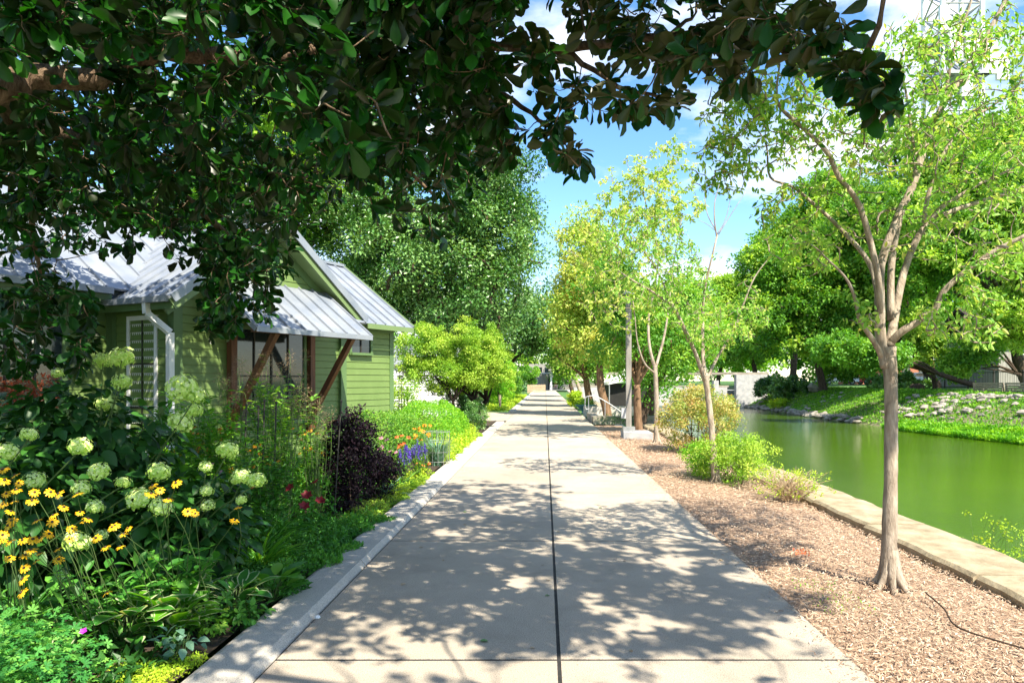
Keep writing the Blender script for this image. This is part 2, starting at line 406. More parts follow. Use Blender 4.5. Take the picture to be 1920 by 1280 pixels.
rows = [[(x, y, z + (rng.normal(0,.05) if 20 < x < 30 else 0)) for x, z in prof(y)] for y in ys]
nc = len(rows[0]); V = [p for r in rows for p in r]
fs = []; ms = []
for i in range(len(ys)-1):
    for j in range(nc-1):
        fs.append((i*nc+j, i*nc+j+1, (i+1)*nc+j+1, (i+1)*nc+j)); ms.append(1 if 4 <= j <= 9 else 0)
g.faces(V, fs, ms)
struct('ground', g, [M['ground'], M['bark_bank']])

# river
m = bpy.data.materials.new('river_water'); m.use_nodes = True; nt = m.node_tree; b = nt.nodes['Principled BSDF']
v = coords(nt); n1 = noise(nt, .12, 3, vec=v)
nt.links.new(ramp(nt, n1.outputs['Fac'], [(.35, (.046,.098,.003)), (.65, (.066,.130,.006))]), b.inputs['Base Color'])
b.inputs['Roughness'].default_value = 0.035; b.inputs['IOR'].default_value = 1.55; b.inputs['Specular IOR Level'].default_value = .5
v2 = coords(nt, (1.0, 2.2, 1)); wv = noise(nt, 7.5, 6, .65, vec=v2, dist=.5); wv2 = noise(nt, 1.1, 2, .5, vec=v)
ad = N(nt, "ShaderNodeMath", operation='ADD'); nt.links.new(wv.outputs['Fac'], ad.inputs[0]); nt.links.new(wv2.outputs['Fac'], ad.inputs[1])
bp = N(nt, "ShaderNodeBump"); bp.inputs['Strength'].default_value = .30; bp.inputs['Distance'].default_value = .05
nt.links.new(ad.outputs[0], bp.inputs['Height']); nt.links.new(bp.outputs[0], b.inputs['Normal'])
struct('river', sheet(CAPR+.01, 26, -60, 400, WZ), m)

# garden soil and mulch
def dipz(x): return .075*np.clip((np.asarray(x)-2.5)/1.1, 0, 1)**1.5
def bumpy(x0, x1, y0, y1, z, dx, dy, amp, edge=0):
    g = Geo(); xs = np.arange(x0, x1+dx/2, dx); yy = np.arange(y0, y1+dy/2, dy)
    X, Y = np.meshgrid(xs, yy); Z = z + amp*(np.sin(X*3.1+Y*1.7)*.4+np.sin(X*1.3-Y*2.9)*.4+rng.normal(0,.35,X.shape))
    Z[:, -1] = z; Z[:, 0] = z
    if x0 > 0: Z -= dipz(X)
    nx = len(xs); i = np.arange(len(yy)-1)[:, None]*nx; j = np.arange(nx-1)[None]
    q = np.stack([i+j, i+j+1, i+j+1+nx, i+j+nx], -1).reshape(-1, 4)
    g.add(np.stack([X, Y, Z], -1).reshape(-1, 3), q.ravel(), [4]*len(q)); return g
struct('garden_soil', bumpy(-12, CUL, -4, 28.9, .03, .25, .3, .02), M['soil'])
struct('mulch_bed', bumpy(PXR, BEDR+.1, -4, 26.2, .0, .12, .15, .018), M['mulch'])
# chips scattered on the bed
g = Geo(); n = 60000
yy = 3.0 + (rng.random(n)**1.6)*20; xx = np.where(rng.random(n) < .02, PXR-.02-rng.random(n)**2*.22, U(PXR-.01, BEDR+.02, n))
P = np.stack([xx, yy, .018 + rng.random(n)*.022 - dipz(xx)], 1); a = rng.normal(.35, .9, n)
D = np.stack([np.sin(a), np.cos(a), rng.normal(0,.16,n)], 1); Nn = unit(np.stack([rng.normal(0,.3,n), rng.normal(0,.3,n), np.ones(n)], 1))
T_CHIP = ([(-.5,0,0), (.5,0,0), (.42,1,0), (-.42,1,0)], [(0,1,2,3)], [0])
S = np.stack([U(.0025,.007,n), U(.010,.042,n), np.ones(n)], 1)*(1+yy[:,None]*.03)
g.leaves(T_CHIP, P, D, Nn, S); 
struct('wood_chips', g, M['chip'], 'stuff', 'pinkish brown shredded wood chips covering the bed beside the path', 'mulch')

# path slabs with joints
g = Geo(); gj = Geo()
ends = [-3, 1.05, 4.15, 7.24, 10.35]
while ends[-1] < 150: ends.append(ends[-1] + 3.1)
sheet(PXL, PXR, -3, 152, .0175, gj)
cols = [(PXL, .077), (.085, PXR)]
for a, b_ in zip(ends[:-1], ends[1:]):
    for c0, c1 in cols:
        e = .004
        x0, x1, y0, y1 = c0+e, c1-e, a+.012, b_-.012
        if c1 == PXR: x1 = PXR
        z = .0215 + rng.normal(0, .0004)
        g.faces([(x0,y0,.005),(x1,y0,.005),(x1,y1,.005),(x0,y1,.005),(x0+.004,y0+.004,z),(x1-.004,y0+.004,z),(x1-.004,y1-.004,z),(x0+.004,y1-.004,z)],
                [(4,5,6,7),(0,1,5,4),(1,2,6,5),(2,3,7,6),(3,0,4,7)], 0, rng.random())
struct('path', g, M['path'])
struct('path_joint', gj, M['joint'])
g = Geo(); sheet(-14, PXL-.01, 29.2, 37.2, .012, g); struct('side_path', g, M['path'])
# curb with its bevelled outer lip, in lengths
g = Geo(); y = -3.0
def curb_piece(y0, y1, h0, h1):
    sec = lambda y, h: [(CUL,y,-.02),(CUL,y,h-.012),(CUL+.035,y,h),(PXL-.055,y,h),(PXL-.02,y,h*.35),(PXL-.012,y,.008)]
    a = sec(y0, h0); b_ = sec(y1, h1); k = len(a)
    g.faces(a+b_, [(i, i+1, k+i+1, k+i)[::-1] for i in range(k-1)] + [tuple(range(k)), tuple(range(k, 2*k))[::-1]])
while y < 28:
    y1 = min(y+3.1, 29.0); curb_piece(y+.006, y1-.006, .065, .065 if y1 < 28.5 else .02); y = y1
y = 37.4
while y < 120: curb_piece(y+.006, y+3.09, .065, .065); y += 3.1
struct('kerb', g, M['curb'])

# limestone cap stones along the river wall: each block a thing
sy = -2.0; k = 0
while sy < 27:
    L = float(U(1.5, 2.4)); g = Geo(); x0 = BEDR + U(-.05, .05); x1 = CAPR + U(-.06, .05); h = .03 + U(-.012, .012)
    n = 7; ysn = np.linspace(sy+.012, sy+L-.012, n)
    l = [x0 + U(-.03,.03) for _ in ysn]; r = [x1 + U(-.03,.03) for _ in ysn]
    V = []
    for i, yv in enumerate(ysn):
        hh = h + U(-.006,.006); e = .02
        V += [(l[i],yv,-.3),(l[i]-.015,yv,hh-.03),(l[i]+e,yv,hh),((l[i]+r[i])/2,yv,hh+U(-.004,.008)),(r[i]-e,yv,hh),(r[i],yv,hh-.03),(r[i]+.01,yv,-.3)]
    fs = [(i*7+j, i*7+j+1, (i+1)*7+j+1, (i+1)*7+j)[::-1] for i in range(n-1) for j in range(6)] + [tuple(range(7)), tuple(range((n-1)*7, n*7))[::-1]]
    g.faces(V, fs)
    order = ['nearest to the foreground', 'just before the large riverside tree', 'beside the large riverside tree trunk', 'just past the large riverside tree', 'ending by the dry twiggy shrub', 'behind the dry twiggy shrub', 'beside the lime green low bush']
    lab = 'limestone block capping the river wall, ' + (order[k] if k < len(order) else 'one of the far ones')
    solo('wall_cap_stone', g, M['stone'], (float(x0), float(sy), 0.), lab, 'stone block', 'limestone blocks along the river wall')
    sy += L; k += 1
# masonry wall under the caps
g = Geo()
for r in range(6):
    y = -3.0 + (r % 2)*.4
    while y < 120:
        L = U(.6, 1.2); g.box((CAPR-.28+U(-.015,.015), y+L/2, -.12-.22*r-.11), (.6, L-.02, .2)); y += L
struct('retaining_wall', g, M['stone'], None, 'stone retaining wall dropping from the bed to the green river', 'retaining wall')

# far bank: riprap stones, weeds, bright waterline strip
def bz(x, y):
    p = prof(y); return np.interp(x, [q[0] for q in p], [q[1] for q in p])
g = Geo(); n = 2600
for i in range(n):
    y = U(26, 90); bx = bank_x(y); t = rng.random()
    dens = 0.5 + 0.5*math.sin(y*.45 + t*3)
    if y < 46: ok = (t > .30) and rng.random() < .12+.9*max(0,dens-.2)
    else: ok = (t < .16) or rng.random() < .2*dens
    if not ok: continue
    x = bx - .1 + t*4.0; s = U(.10, .26)*(1.25 if t < .15 else 1)
    g.ell((x, y, bz(x, y)+s*.42), (s*U(.8,1.4), s*U(.8,1.4), s*.55), 6, 5, 0, .14)
struct('riprap', g, M['stone_grey'], 'stuff', 'pale broken riprap stones on the far river bank', 'rocks')
def weeds(n, fy, fx, size, mat_, name, label, cat, tmpl=T_KITE, up=1.2, zf=None, z0=0.0, zr=.2, lay=None):
    g = Geo(); y = fy(n); x = fx(n, y); z = np.array([zf(a, c) if zf else 0 for a, c in zip(x, y)]) + z0 + rng.random(n)*zr
    D = randdir(n, up); g.leaves(tmpl, np.stack([x, y, z], 1), D, randdir(n, .5), size*U(.7,1.3,n), 0.5+.5*np.sin(x*5.3+y*3.1)*U(.2,1,n) if lay is None else lay(x, y, n))
    return struct(name, g, M[mat_], 'stuff', label, cat)
weeds(15000, lambda n: U(26, 41.5, n), lambda n, y: np.array([bank_x(a) for a in y]) - .7 + rng.random(n)**1.2*1.9*(1-.35*(y-26)/15), .16, 'leaf_lime', 'waterline_plants',
      'bright lime green creeping plants along the far waterline', 'ground cover', zf=lambda a, c: max(bz(a, c), WZ), zr=.22)
weeds(34000, lambda n: 26+rng.random(n)**.8*62, lambda n, y: np.array([bank_x(a) for a in y]) + .1 + rng.random(n)*5.5, .15, 'leaf_bank', 'bank_grass',
      'green weeds and grass growing between the stones of the far bank', 'grass', tmpl=T_KITE, zf=bz, zr=.12)
weeds(9000, lambda n: U(30, 60, n), lambda n, y: np.array([bank_x(a) for a in y]) + 2.6 + rng.random(n)*2, .13, 'leaf_bank', 'bank_turf',
      'bright turf along the crest of the far bank', 'grass', zf=bz, zr=.08)
g = Geo(); g.ell((24.6, 64, 1.1), (.9,.7,.55), 10, 7, 0, .08); solo('boulder', g, M['stone_grey'], (24.6,64,.8), 'single rounded grey boulder on the crest of the far bank', 'boulder')
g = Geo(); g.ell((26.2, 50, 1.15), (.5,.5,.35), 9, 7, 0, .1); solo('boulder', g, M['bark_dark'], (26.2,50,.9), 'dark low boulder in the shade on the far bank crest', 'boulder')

# concrete bridge across the river
br = thing('river_bridge', 'low grey concrete bridge over the river at the far end of the water', 'bridge', (18, 74, WZ))
g = Geo(); g.box((21.3, 73.5, .35), (3.2, .9, 3.9)); g.box((17.6, 73.4, -.1), (.5, 1.0, 3.6)); part('abutment', g, M['concrete'], br)
g = Geo(); g.box((11, 74.6, .05), (16, 1.2, 1.9)); part('side_wall', g, M['concrete'], br)
g = Geo(); g.box((13, 74.4, 2.42), (20.4, 1.7, .25)); g.box((11, 74.2, 1.1), (16.6, .4, .16)); part('parapet', g, M['stone_grey'], br)
g = Geo(); g.box((12, 79.5, .4), (18, 8.4, .5)); part('deck', g, M['concrete'], br)

# ---------------------------------------------------------------- green cottage
A0 = np.array([-5.65, 10.80, 0.0]); d1 = np.array([.4472, .8944, 0]); nn = np.array([.8944, -.4472, 0]); UZ = np.array([0,0,1.0])
def HP(t, s, z): return A0 + d1*t + nn*s + UZ*z
cot = thing('green_cottage', 'sage green clapboard cottage with a pale metal roof behind the flower garden', 'house', HP(1.8, -1.5, 0))
def courses(g, O, a, m, lo, hi, z0, z1, e=.128):
    z = z0
    while z < z1-.01:
        zt = min(z+e, z1); zm = (z+zt)/2
        u0, u1 = lo(zm), hi(zm)
        if u1-u0 > .03:
            p = lambda u, zz, o: O + a*u + m*o + UZ*zz
            j = .0
            g.faces([p(u0,z+.013,.024), p(u1,z+.013,.024), p(u1,zt,.016), p(u0,zt,.016), p(u0,z+.013,.001), p(u1,z+.013,.001), p(u1,zt,.001), p(u0,zt,.001)], [(0,1,2,3), (4,5,1,0), (3,2,6,7)], 0, U(.3,.7))
        z = zt
def wallbox(g, ta, tb, s, z0, z1, th=.15, axis='t'):
    if axis == 't': c = [HP(ta,s-th,z0),HP(ta,s,z0),HP(tb,s,z0),HP(tb,s-th,z0),HP(ta,s-th,z1),HP(ta,s,z1),HP(tb,s,z1),HP(tb,s-th,z1)]
    else: c = [HP(s,tb,z0),HP(s,ta,z0),HP(s+th,ta,z0),HP(s+th,tb,z0),HP(s,tb,z1),HP(s,ta,z1),HP(s+th,ta,z1),HP(s+th,tb,z1)]
    g.box8(c)
RS = .735; RZ = 4.42; RT = 1.83; EZ = 2.86
rakeL = lambda z, lim: max(0, (z-EZ)/RS-.25-.0) if z > 3.0 else 0
# wall: wing gable front
g = Geo(); wallbox(g, .0, 5.1, 0, -.1, 2.86); g.prism([HP(.05,-.12,2.86), HP(RT,-.12,RZ-.22), HP(3.6,-.12,2.86)], nn*.12)
courses(g, HP(0,0,0), d1, nn, lambda z: .0 if z < 2.95 else RT-(RZ-.12-z)/RS, lambda z: 3.62 if z < 2.95 else RT+(RZ-.12-z)/RS, .1, 4.2)
courses(g, HP(0,.06,0), d1, nn, lambda z: 3.66, lambda z: 5.12, .1, 2.72)
wallbox(g, 3.66, 5.12, .055, -.1, 2.8, .1)
courses(g, HP(5.12,.06,0), -nn, d1, lambda z: 0, lambda z: 4.2, .1, 2.8); wallbox(g, .05, -4.0, 5.02, -.1, 3.0, .09, 's')
# return wall and left block
wallbox(g, .0, -1.52, .0, -.1, 3.05, .12, 's')
courses(g, HP(0,-1.5,0), nn, -d1, lambda z: 0, lambda z: 1.5, .1, 3.0)
wallbox(g, -9.0, .0, -1.5, -.1, 3.1)
courses(g, HP(0,-1.5,0), -d1, nn, lambda z: 0, lambda z: 9, .1, 2.72)
g.prism([HP(-9,-1.62,0), HP(-9,-7,0), HP(-9,-7,3), HP(-9,-4.4,5.4), HP(-9,-1.62,3.1)], d1*.1)
part('wall', g, M['siding'], cot)
# trim boards
g = Geo()
def vboard(t, s, w, z0, z1, o=.034, ax='t'):
    if ax == 't': g.box8([HP(t,s,z0),HP(t,s+o,z0),HP(t+w,s+o,z0),HP(t+w,s,z0),HP(t,s,z1),HP(t,s+o,z1),HP(t+w,s+o,z1),HP(t+w,s,z1)])
    else: g.box8([HP(s-o,t,z0),HP(s-o,t+w,z0),HP(s,t+w,z0),HP(s,t,z0),HP(s-o,t,z1),HP(s-o,t+w,z1),HP(s,t+w,z1),HP(s,t,z1)][::1])
vboard(-.028, 0, .15, .0, 2.9, .034); vboard(3.52, 0.0, .15, .0, 2.88, .09); vboard(5.0, .06, .13, 0, 2.72)
vboard(-.10, .0, .125, .0, 2.9, ax='s'); vboard(-1.47, 0, .1, .0, 2.9, ax='s')
vboard(-.12, -1.5, .12, .0, 2.8)
for z0, z1 in ((2.60, 2.92),): vboard(-9, -1.5, 8.85, z0, z1, .038)
vboard(3.66, .06, 1.33, 2.66, 2.80, .038)
# rake trim under gable
for sg in (-1, 1):
    a = HP(RT, .02, RZ-.24); b_ = HP(RT+sg*2.0, .02, RZ-.24-2.0*RS); g.beam(a, b_, .04, .16, up=np.cross(b_-a, nn))
part('trim', g, M['trim'], cot)
# rake fascia + soffit of the gable overhang
g = Geo()
for sg in (-1, 1):
    a = HP(RT+sg*.0, .33, RZ-.10); b_ = HP(RT+sg*2.10, .33, RZ-.10-2.10*RS); g.beam(a, b_, .03, .17, up=np.cross(b_-a, nn))
    a = HP(RT, .17, RZ-.15); b_ = HP(RT+sg*2.08, .17, RZ-.15-2.08*RS); g.beam(a, b_, .31, .02, up=np.cross(b_-a, nn) if False else UZ)
part('soffit', g, M['soffit'], cot)
# roofs
def roof(g, e0, e1, r1, r0, th=.035, pitch=.33, rib=True):
    e0, e1, r1, r0 = map(lambda p: np.asarray(p, float), (e0, e1, r1, r0))
    nrm = unit(np.cross(e1-e0, r0-e0)); nrm = nrm if nrm[2] > 0 else -nrm
    g.box8([e0-nrm*th, e1-nrm*th, r1-nrm*th, r0-nrm*th, e0, e1, r1, r0])
    L = np.linalg.norm(e1-e0); k = max(1, int(round(L/pitch)))
    for i in range(k+1):
        f = (i+.02)/(k+.04); a = e0+(e1-e0)*f; b_ = r0+(r1-r0)*f
        g.beam(a+nrm*.012, b_+nrm*.012, .022, .045, up=nrm)
    return nrm
gr = Geo()
back = -6.2
roof(gr, HP(RT-2.1,back,RZ-2.1*RS), HP(RT-2.1,.36,RZ-2.1*RS), HP(RT,.36,RZ), HP(RT,back,RZ))
roof(gr, HP(RT+2.1,.36,RZ-2.1*RS), HP(RT+2.1,back,RZ-2.1*RS), HP(RT,back,RZ), HP(RT,.36,RZ))
roof(gr, HP(-9.3,-1.12,3.1), HP(1.7,-1.12,3.1), HP(1.7,-4.4,5.5), HP(-9.3,-4.4,5.5), pitch=.4)
roof(gr, HP(1.7,-7.7,3.1), HP(-9.3,-7.7,3.1), HP(-9.3,-4.4,5.5), HP(1.7,-4.4,5.5), pitch=.4)
roof(gr, HP(2.0,.42,2.80), HP(5.38,.42,2.80), HP(5.38,-1.6,4.28), HP(2.0,-1.6,4.28), pitch=.3)
roof(gr, HP(5.38,-3.6,2.80), HP(2.0,-3.6,2.80), HP(2.0,-1.6,4.28), HP(5.38,-1.6,4.28), pitch=.3)
# ridge caps
gr.beam(HP(RT,.38,RZ+.01), HP(RT,back,RZ+.01), .12, .035); gr.beam(HP(-9.3,-4.4,5.51), HP(1.7,-4.4,5.51), .12, .035); gr.beam(HP(2.3,-1.6,4.3), HP(5.38,-1.6,4.3), .14, .06)
# metal rake edge of the gable
for sg in (-1, 1):
    a = HP(RT, .375, RZ+.0); b_ = HP(RT+sg*2.12, .375, RZ-2.12*RS); gr.beam(a, b_, .025, .13, up=np.cross(b_-a, nn))
rf = part('roof', gr, M['roofmetal'], cot)
g = Geo(); g.beam(HP(5.395,.42,2.79), HP(5.395,-1.6,4.27), .02, .12); g.beam(HP(3.9,.43,2.745), HP(5.38,.43,2.745), .02, .10); part('fascia', g, M['soffit'], cot, top=rf)
# gutters
g = Geo()
g.beam(HP(-9.3,-1.07,3.05), HP(-.28,-1.07,3.05), .11, .10); g.beam(HP(RT-2.14,-1.45,EZ+.0), HP(RT-2.14,.30,EZ+.0), .10, .09)
part('gutter', g, M['roofmetal'], cot, top=rf)
g = Geo(); g.beam(HP(-9.3,-1.14,2.98), HP(-.25,-1.14,2.98), .03, .16); g.beam(HP(RT-2.08,-1.45,2.80), HP(RT-2.08,.33,2.80), .03, .16)
g.box8([HP(-.22,-1.45,2.78),HP(-.22,.3,2.78),HP(-.04,.3,2.78),HP(-.04,-1.45,2.78),HP(-.22,-1.45,2.80),HP(-.22,.3,2.80),HP(-.04,.3,2.80),HP(-.04,-1.45,2.80)])
part('eave_board', g, M['trim'], cot)
# downspout
g = Geo()
pts = [HP(-.30,-.22,2.84), HP(-.30,-.20,2.66), HP(-.075,.015,2.38), HP(-.075,.02,.15)]
for a, b_ in zip(pts[:-1], pts[1:]): g.beam(a, b_, .085, .085, up=nn)
part('downspout', g, M['white'], cot)
# circular louvre vent
vc = HP(1.74, .03, 3.64); th = np.linspace(0, 2*np.pi, 36, endpoint=False)
g = Geo(); ring = lambda r, o: np.array([vc + d1*r*math.cos(t) + UZ*r*math.sin(t) + nn*o for t in th])
V = np.vstack([ring(.37,-.02), ring(.37,.04), ring(.28,.05), ring(.28,-.02)]); fs = []
for q in range(3):
    for i in range(36): fs.append((q*36+i, q*36+(i+1) % 36, (q+1)*36+(i+1) % 36, (q+1)*36+i))
g.faces(V, fs); vt = part('vent', g, M['soffit'], cot)
g = Geo(); V = ring(.285, -.015); g.faces(V, [tuple(range(36))], 1)
for k in range(9):
    z = -.24+k*.06; w = math.sqrt(max(.28**2-z*z, .001)); a = vc+d1*-w+UZ*z+nn*.012; b_ = vc+d1*w+UZ*z+nn*.012
    g.beam(a, b_, .035, .012, up=unit(UZ+nn*.9), mat=0)
part('louvre', g, [M['trim'], M['dark']], cot, top=vt)
# windows
def window(ta, tb, z0, z1, s, cols=2, rws=2, fr=.07, fm='trim', ax='t', curtain=None, gm='glass', label=None):
    P = (lambda u, o, z: HP(u, s+o, z)) if ax == 't' else (lambda u, o, z: HP(s-o, u, z))
    def bx(gg, u0, u1, o0, o1, za, zb):
        c = [P(u0,o0,za),P(u1,o0,za),P(u1,o1,za),P(u0,o1,za),P(u0,o0,zb),P(u1,o0,zb),P(u1,o1,zb),P(u0,o1,zb)]
        if ax == 't': c = [c[i] for i in (3,2,1,0,7,6,5,4)]
        gg.box8(c)
    g = Geo()
    bx(g, ta-fr, ta, 0, .055, z0-fr, z1+fr); bx(g, tb, tb+fr, 0, .055, z0-fr, z1+fr); bx(g, ta, tb, 0, .055, z1, z1+fr); bx(g, ta-.03, tb+.03, 0, .09, z0-fr, z0)
    w = part('window', g, M[fm], cot, label=label)
    g = Geo(); bx(g, ta, tb, .018, .026, z0, z1); part('pane', g, M[gm], cot, top=w)
    g = Geo(); mw = .028
    for i in range(1, cols): u = ta+(tb-ta)*i/cols; bx(g, u-mw/2, u+mw/2, .026, .045, z0, z1)
    for i in range(1, rws): z = z0+(z1-z0)*i/rws; bx(g, ta, tb, .026, .042, z-mw/2, z+mw/2)
    part('muntin', g, M['iron'] if fm != 'trim' or gm == 'glass' else M[fm], cot, top=w)
    if curtain:
        g = Geo()
        for (u0, u1, za, zb) in curtain: 
            k = 10
            for i in range(k):
                a = u0+(u1-u0)*i/k; bx(g, a, a+(u1-u0)/k-.002, .027, .030+.004*(i % 2), za, zb)
        part('curtain', g, M['fabric'], cot, top=w)
    return w
window(1.08, 2.58, .95, 2.52, .016, 4, 2, .06, label='wide dark window under the metal awning', curtain=None)
window(-1.95, -.80, 1.38, 2.55, -1.5+.016, 3, 1, .09, label='paired window of the left wall', curtain=[(-1.3,-1.1,1.9,2.5)])
window(-3.9, -2.5, 1.38, 2.55, -1.5+.016, 3, 1, .09)
window(3.78, 4.35, 2.22, 2.58, .076, 2, 1, .05, label='small high window by the back corner')
window(-1.02, -.42, .55, 2.60, .016, 2, 3, .07, ax='s', fm='white', label='tall curtained window in the recess', curtain=[(-1.0,-.76,.6,2.55),(-.70,-.46,.6,2.55)])
# awning
aw = thing('window_awning', 'standing seam metal awning on cedar brackets above the wide cottage window', 'awning', HP(1.8, .1, 2.4))
g = Geo(); roof(g, HP(.5,1.20,2.47), HP(3.1,1.20,2.47), HP(3.1,.04,3.34), HP(.5,.04,3.34), pitch=.32, th=.03)
g.beam(HP(.49,1.215,2.44), HP(3.11,1.215,2.44), .02, .085); g.beam(HP(3.115,1.2,2.44), HP(3.115,.04,3.31), .02, .085); g.beam(HP(.485,1.2,2.44), HP(.485,.04,3.31), .02, .085)
part('awning_roof', g, M['roofmetal'], aw)
g = Geo(); g.beam(HP(.55,1.06,2.46), HP(3.05,1.06,2.46), .09, .12); g.beam(HP(.55,.08,3.12), HP(3.05,.08,3.12), .07, .12)
for t in np.linspace(.6, 3.0, 7): g.beam(HP(t,1.12,2.47), HP(t,.1,3.23), .05, .08)
part('beam', g, M['wood'], aw)
for t in (.98, 2.72):
    g = Geo(); g.beam(HP(t,.085,.75), HP(t,.085,3.06), .115, .115, up=nn); part('bracket_post', g, M['wood'], aw)
    g = Geo(); g.beam(HP(t,.12,1.02), HP(t,1.08,2.42), .09, .10, up=nn); part('strut', g, M['wood'], aw)
# recessed porch wall lamp is not visible; foundation strip
g = Geo(); wallbox(g, -9, 5.1, -.03, -.05, .1, .1); part('foundation', g, M['concrete'], cot)
# ---------------------------------------------------------------- trees
def colonize(g, nodes, anchors, r0=.012, k=4, sag=.05, maxd=None):
    """thin branches from the nearest wood to each anchor; returns branch directions"""
    nodes = np.asarray(nodes, float); A = np.asarray(anchors, float)
    buf = np.zeros((len(nodes)+len(A)*3, 3)); buf[:len(nodes)] = nodes; m = len(nodes)
    d0 = np.array([np.min(np.linalg.norm(nodes-a, axis=1)) for a in A]); order = np.argsort(d0)
    dirs = np.zeros_like(A)
    for i in order:
        a = A[i]; dd = np.linalg.norm(buf[:m]-a, axis=1); j = int(np.argmin(dd)); L = dd[j]; b = buf[j]
        if L < 1e-3: dirs[i] = (0,0,1); continue
        mid = (a+b)/2 + rng.normal(0, .09*L, 3) + np.array([0,0,-sag*L]); q1 = b*.6+mid*.4 + rng.normal(0,.04*L,3)
        P = spline([b, q1, mid, a], 2); r = r0*min(2.5, .6+L*1.2)
        g.tube(P, np.linspace(r, r*.35, len(P)), k, cap=False)
        buf[m] = mid; buf[m+1] = a; buf[m+2] = (mid+a)/2; m += 3
        dirs[i] = unit(a-P[-3])
    return dirs
def spray(g, A, dirs, n, size, tmpl, spread=.10, droop=.3, fwd=.5, rad=1.0, up=.6, mat=0):
    A = np.repeat(A, n, 0); Dd = np.repeat(dirs, n, 0)
    R = randdir(len(A)); R = unit(R - Dd*(R*Dd).sum(1, keepdims=True))
    D = unit(Dd*fwd + R*rad + np.array([0,0,-droop]))
    P = A - Dd*(rng.random((len(A),1))*spread) + R*.01
    Nn = unit(randdir(len(A))*.6 + np.array([0,0,up]))
    base = np.repeat(rng.random(len(A)//n)*.5, n)
    g.leaves(tmpl, P, D, Nn, size*U(.65,1.15,len(A)), np.clip(base+rng.random(len(A))*.5, 0, 1), mat)
def clumps(lobes, n, top=.25, shell=.45):
    """clump centres spread through ellipsoid lobes, denser near the skin"""
    vol = np.array([l[3]*l[4]*l[5] for l in lobes]); pick = rng.choice(len(lobes), n, p=vol/vol.sum()); L = np.array(lobes)[pick]
    u = randdir(n, top); return L[:, :3] + u*L[:, 3:]*(rng.random((n,1))**shell)
def clump_leaves(g, C, cr, n, size, tmpl, flat=.7, up=.7, outc=None, droop=.15):
    m = len(C); cr = np.asarray(cr)*U(.65,1.25,m); A = np.repeat(C, n, 0); R = np.repeat(cr, n)
    u = randdir(len(A), .35); P = A + u*R[:,None]*(rng.random((len(A),1))**.5)*np.array([1,1,flat])
    D = unit(u*.7 + randdir(len(A))*.8 + np.array([0,0,-droop])); Nn = unit(u*.6 + randdir(len(A))*.5 + np.array([0,0,up]))
    base = np.repeat(rng.random(m)*.68, n)  # tone per clump: sunlit and shaded masses put into the leaf colour
    g.leaves(tmpl, P, D, Nn, size*U(.6,1.2,len(A)), np.clip(base+rng.random(len(A))*.36, 0, 1))
def tree(base, lobes, ncl, cr, nl, size, lm, bm, label, tr=.2, fork=None, tmpl=T_KITE, name='tree', cat='tree', group=None, flat=.7, lean=(0,0), nlimb=9, shell=.45, stems=1, spreadb=.3, droop=.15):
    base = np.asarray(base, float); L = np.array(lobes, float); root = thing(name, label, cat, base, group)
    cz = L[:,2].mean(); top = (L[:,2]+L[:,5]).max(); fz = fork or base[2]+(cz-base[2])*.45
    g = Geo(); nodes = []
    for s in range(stems):
        off = np.array([U(-1,1)*spreadb*(stems>1), U(-1,1)*spreadb*(stems>1), 0]); b0 = base+off*.3
        c = np.array([L[:,0].mean(), L[:,1].mean(), fz]); f = c*np.array([.35,.35,1]) + base*np.array([.65,.65,0]) + off*1.5
        P = spline([b0+[0,0,-.1], b0*.97+f*.03+[0,0,.15], (b0+f)/2+rng.normal(0,tr*.25,3), f], 4)
        rr = tr*np.interp(np.linspace(0,1,len(P)), [0,.12,1], [1.5,1.0,.72]); g.tube(P, rr/(1 if stems == 1 else 1.3), 9, jit=.04); nodes += list(P[len(P)//2:])
        for k in range(nlimb if stems == 1 else 4):
            l = L[k % len(L)]; u = randdir(1, .3)[0]; e = l[:3]+u*l[3:]*U(.3,.75)
            q = spline([f, f*.6+e*.4+np.array([0,0,U(.0,.12)*(top-fz)]) , e], 5)
            g.tube(q, np.linspace(tr*.5, tr*.1, len(q)), 6, jit=.03, cap=False); nodes += list(q)
    C = clumps(L, ncl, shell=shell)
    colonize(g, nodes, C, r0=tr*.09+.004, sag=.0)
    part('trunk', g, bm, root, smooth=True)
    g = Geo(); clump_leaves(g, C, cr, nl, size, tmpl, flat, droop=droop); part('crown', g, lm, root)
    return root

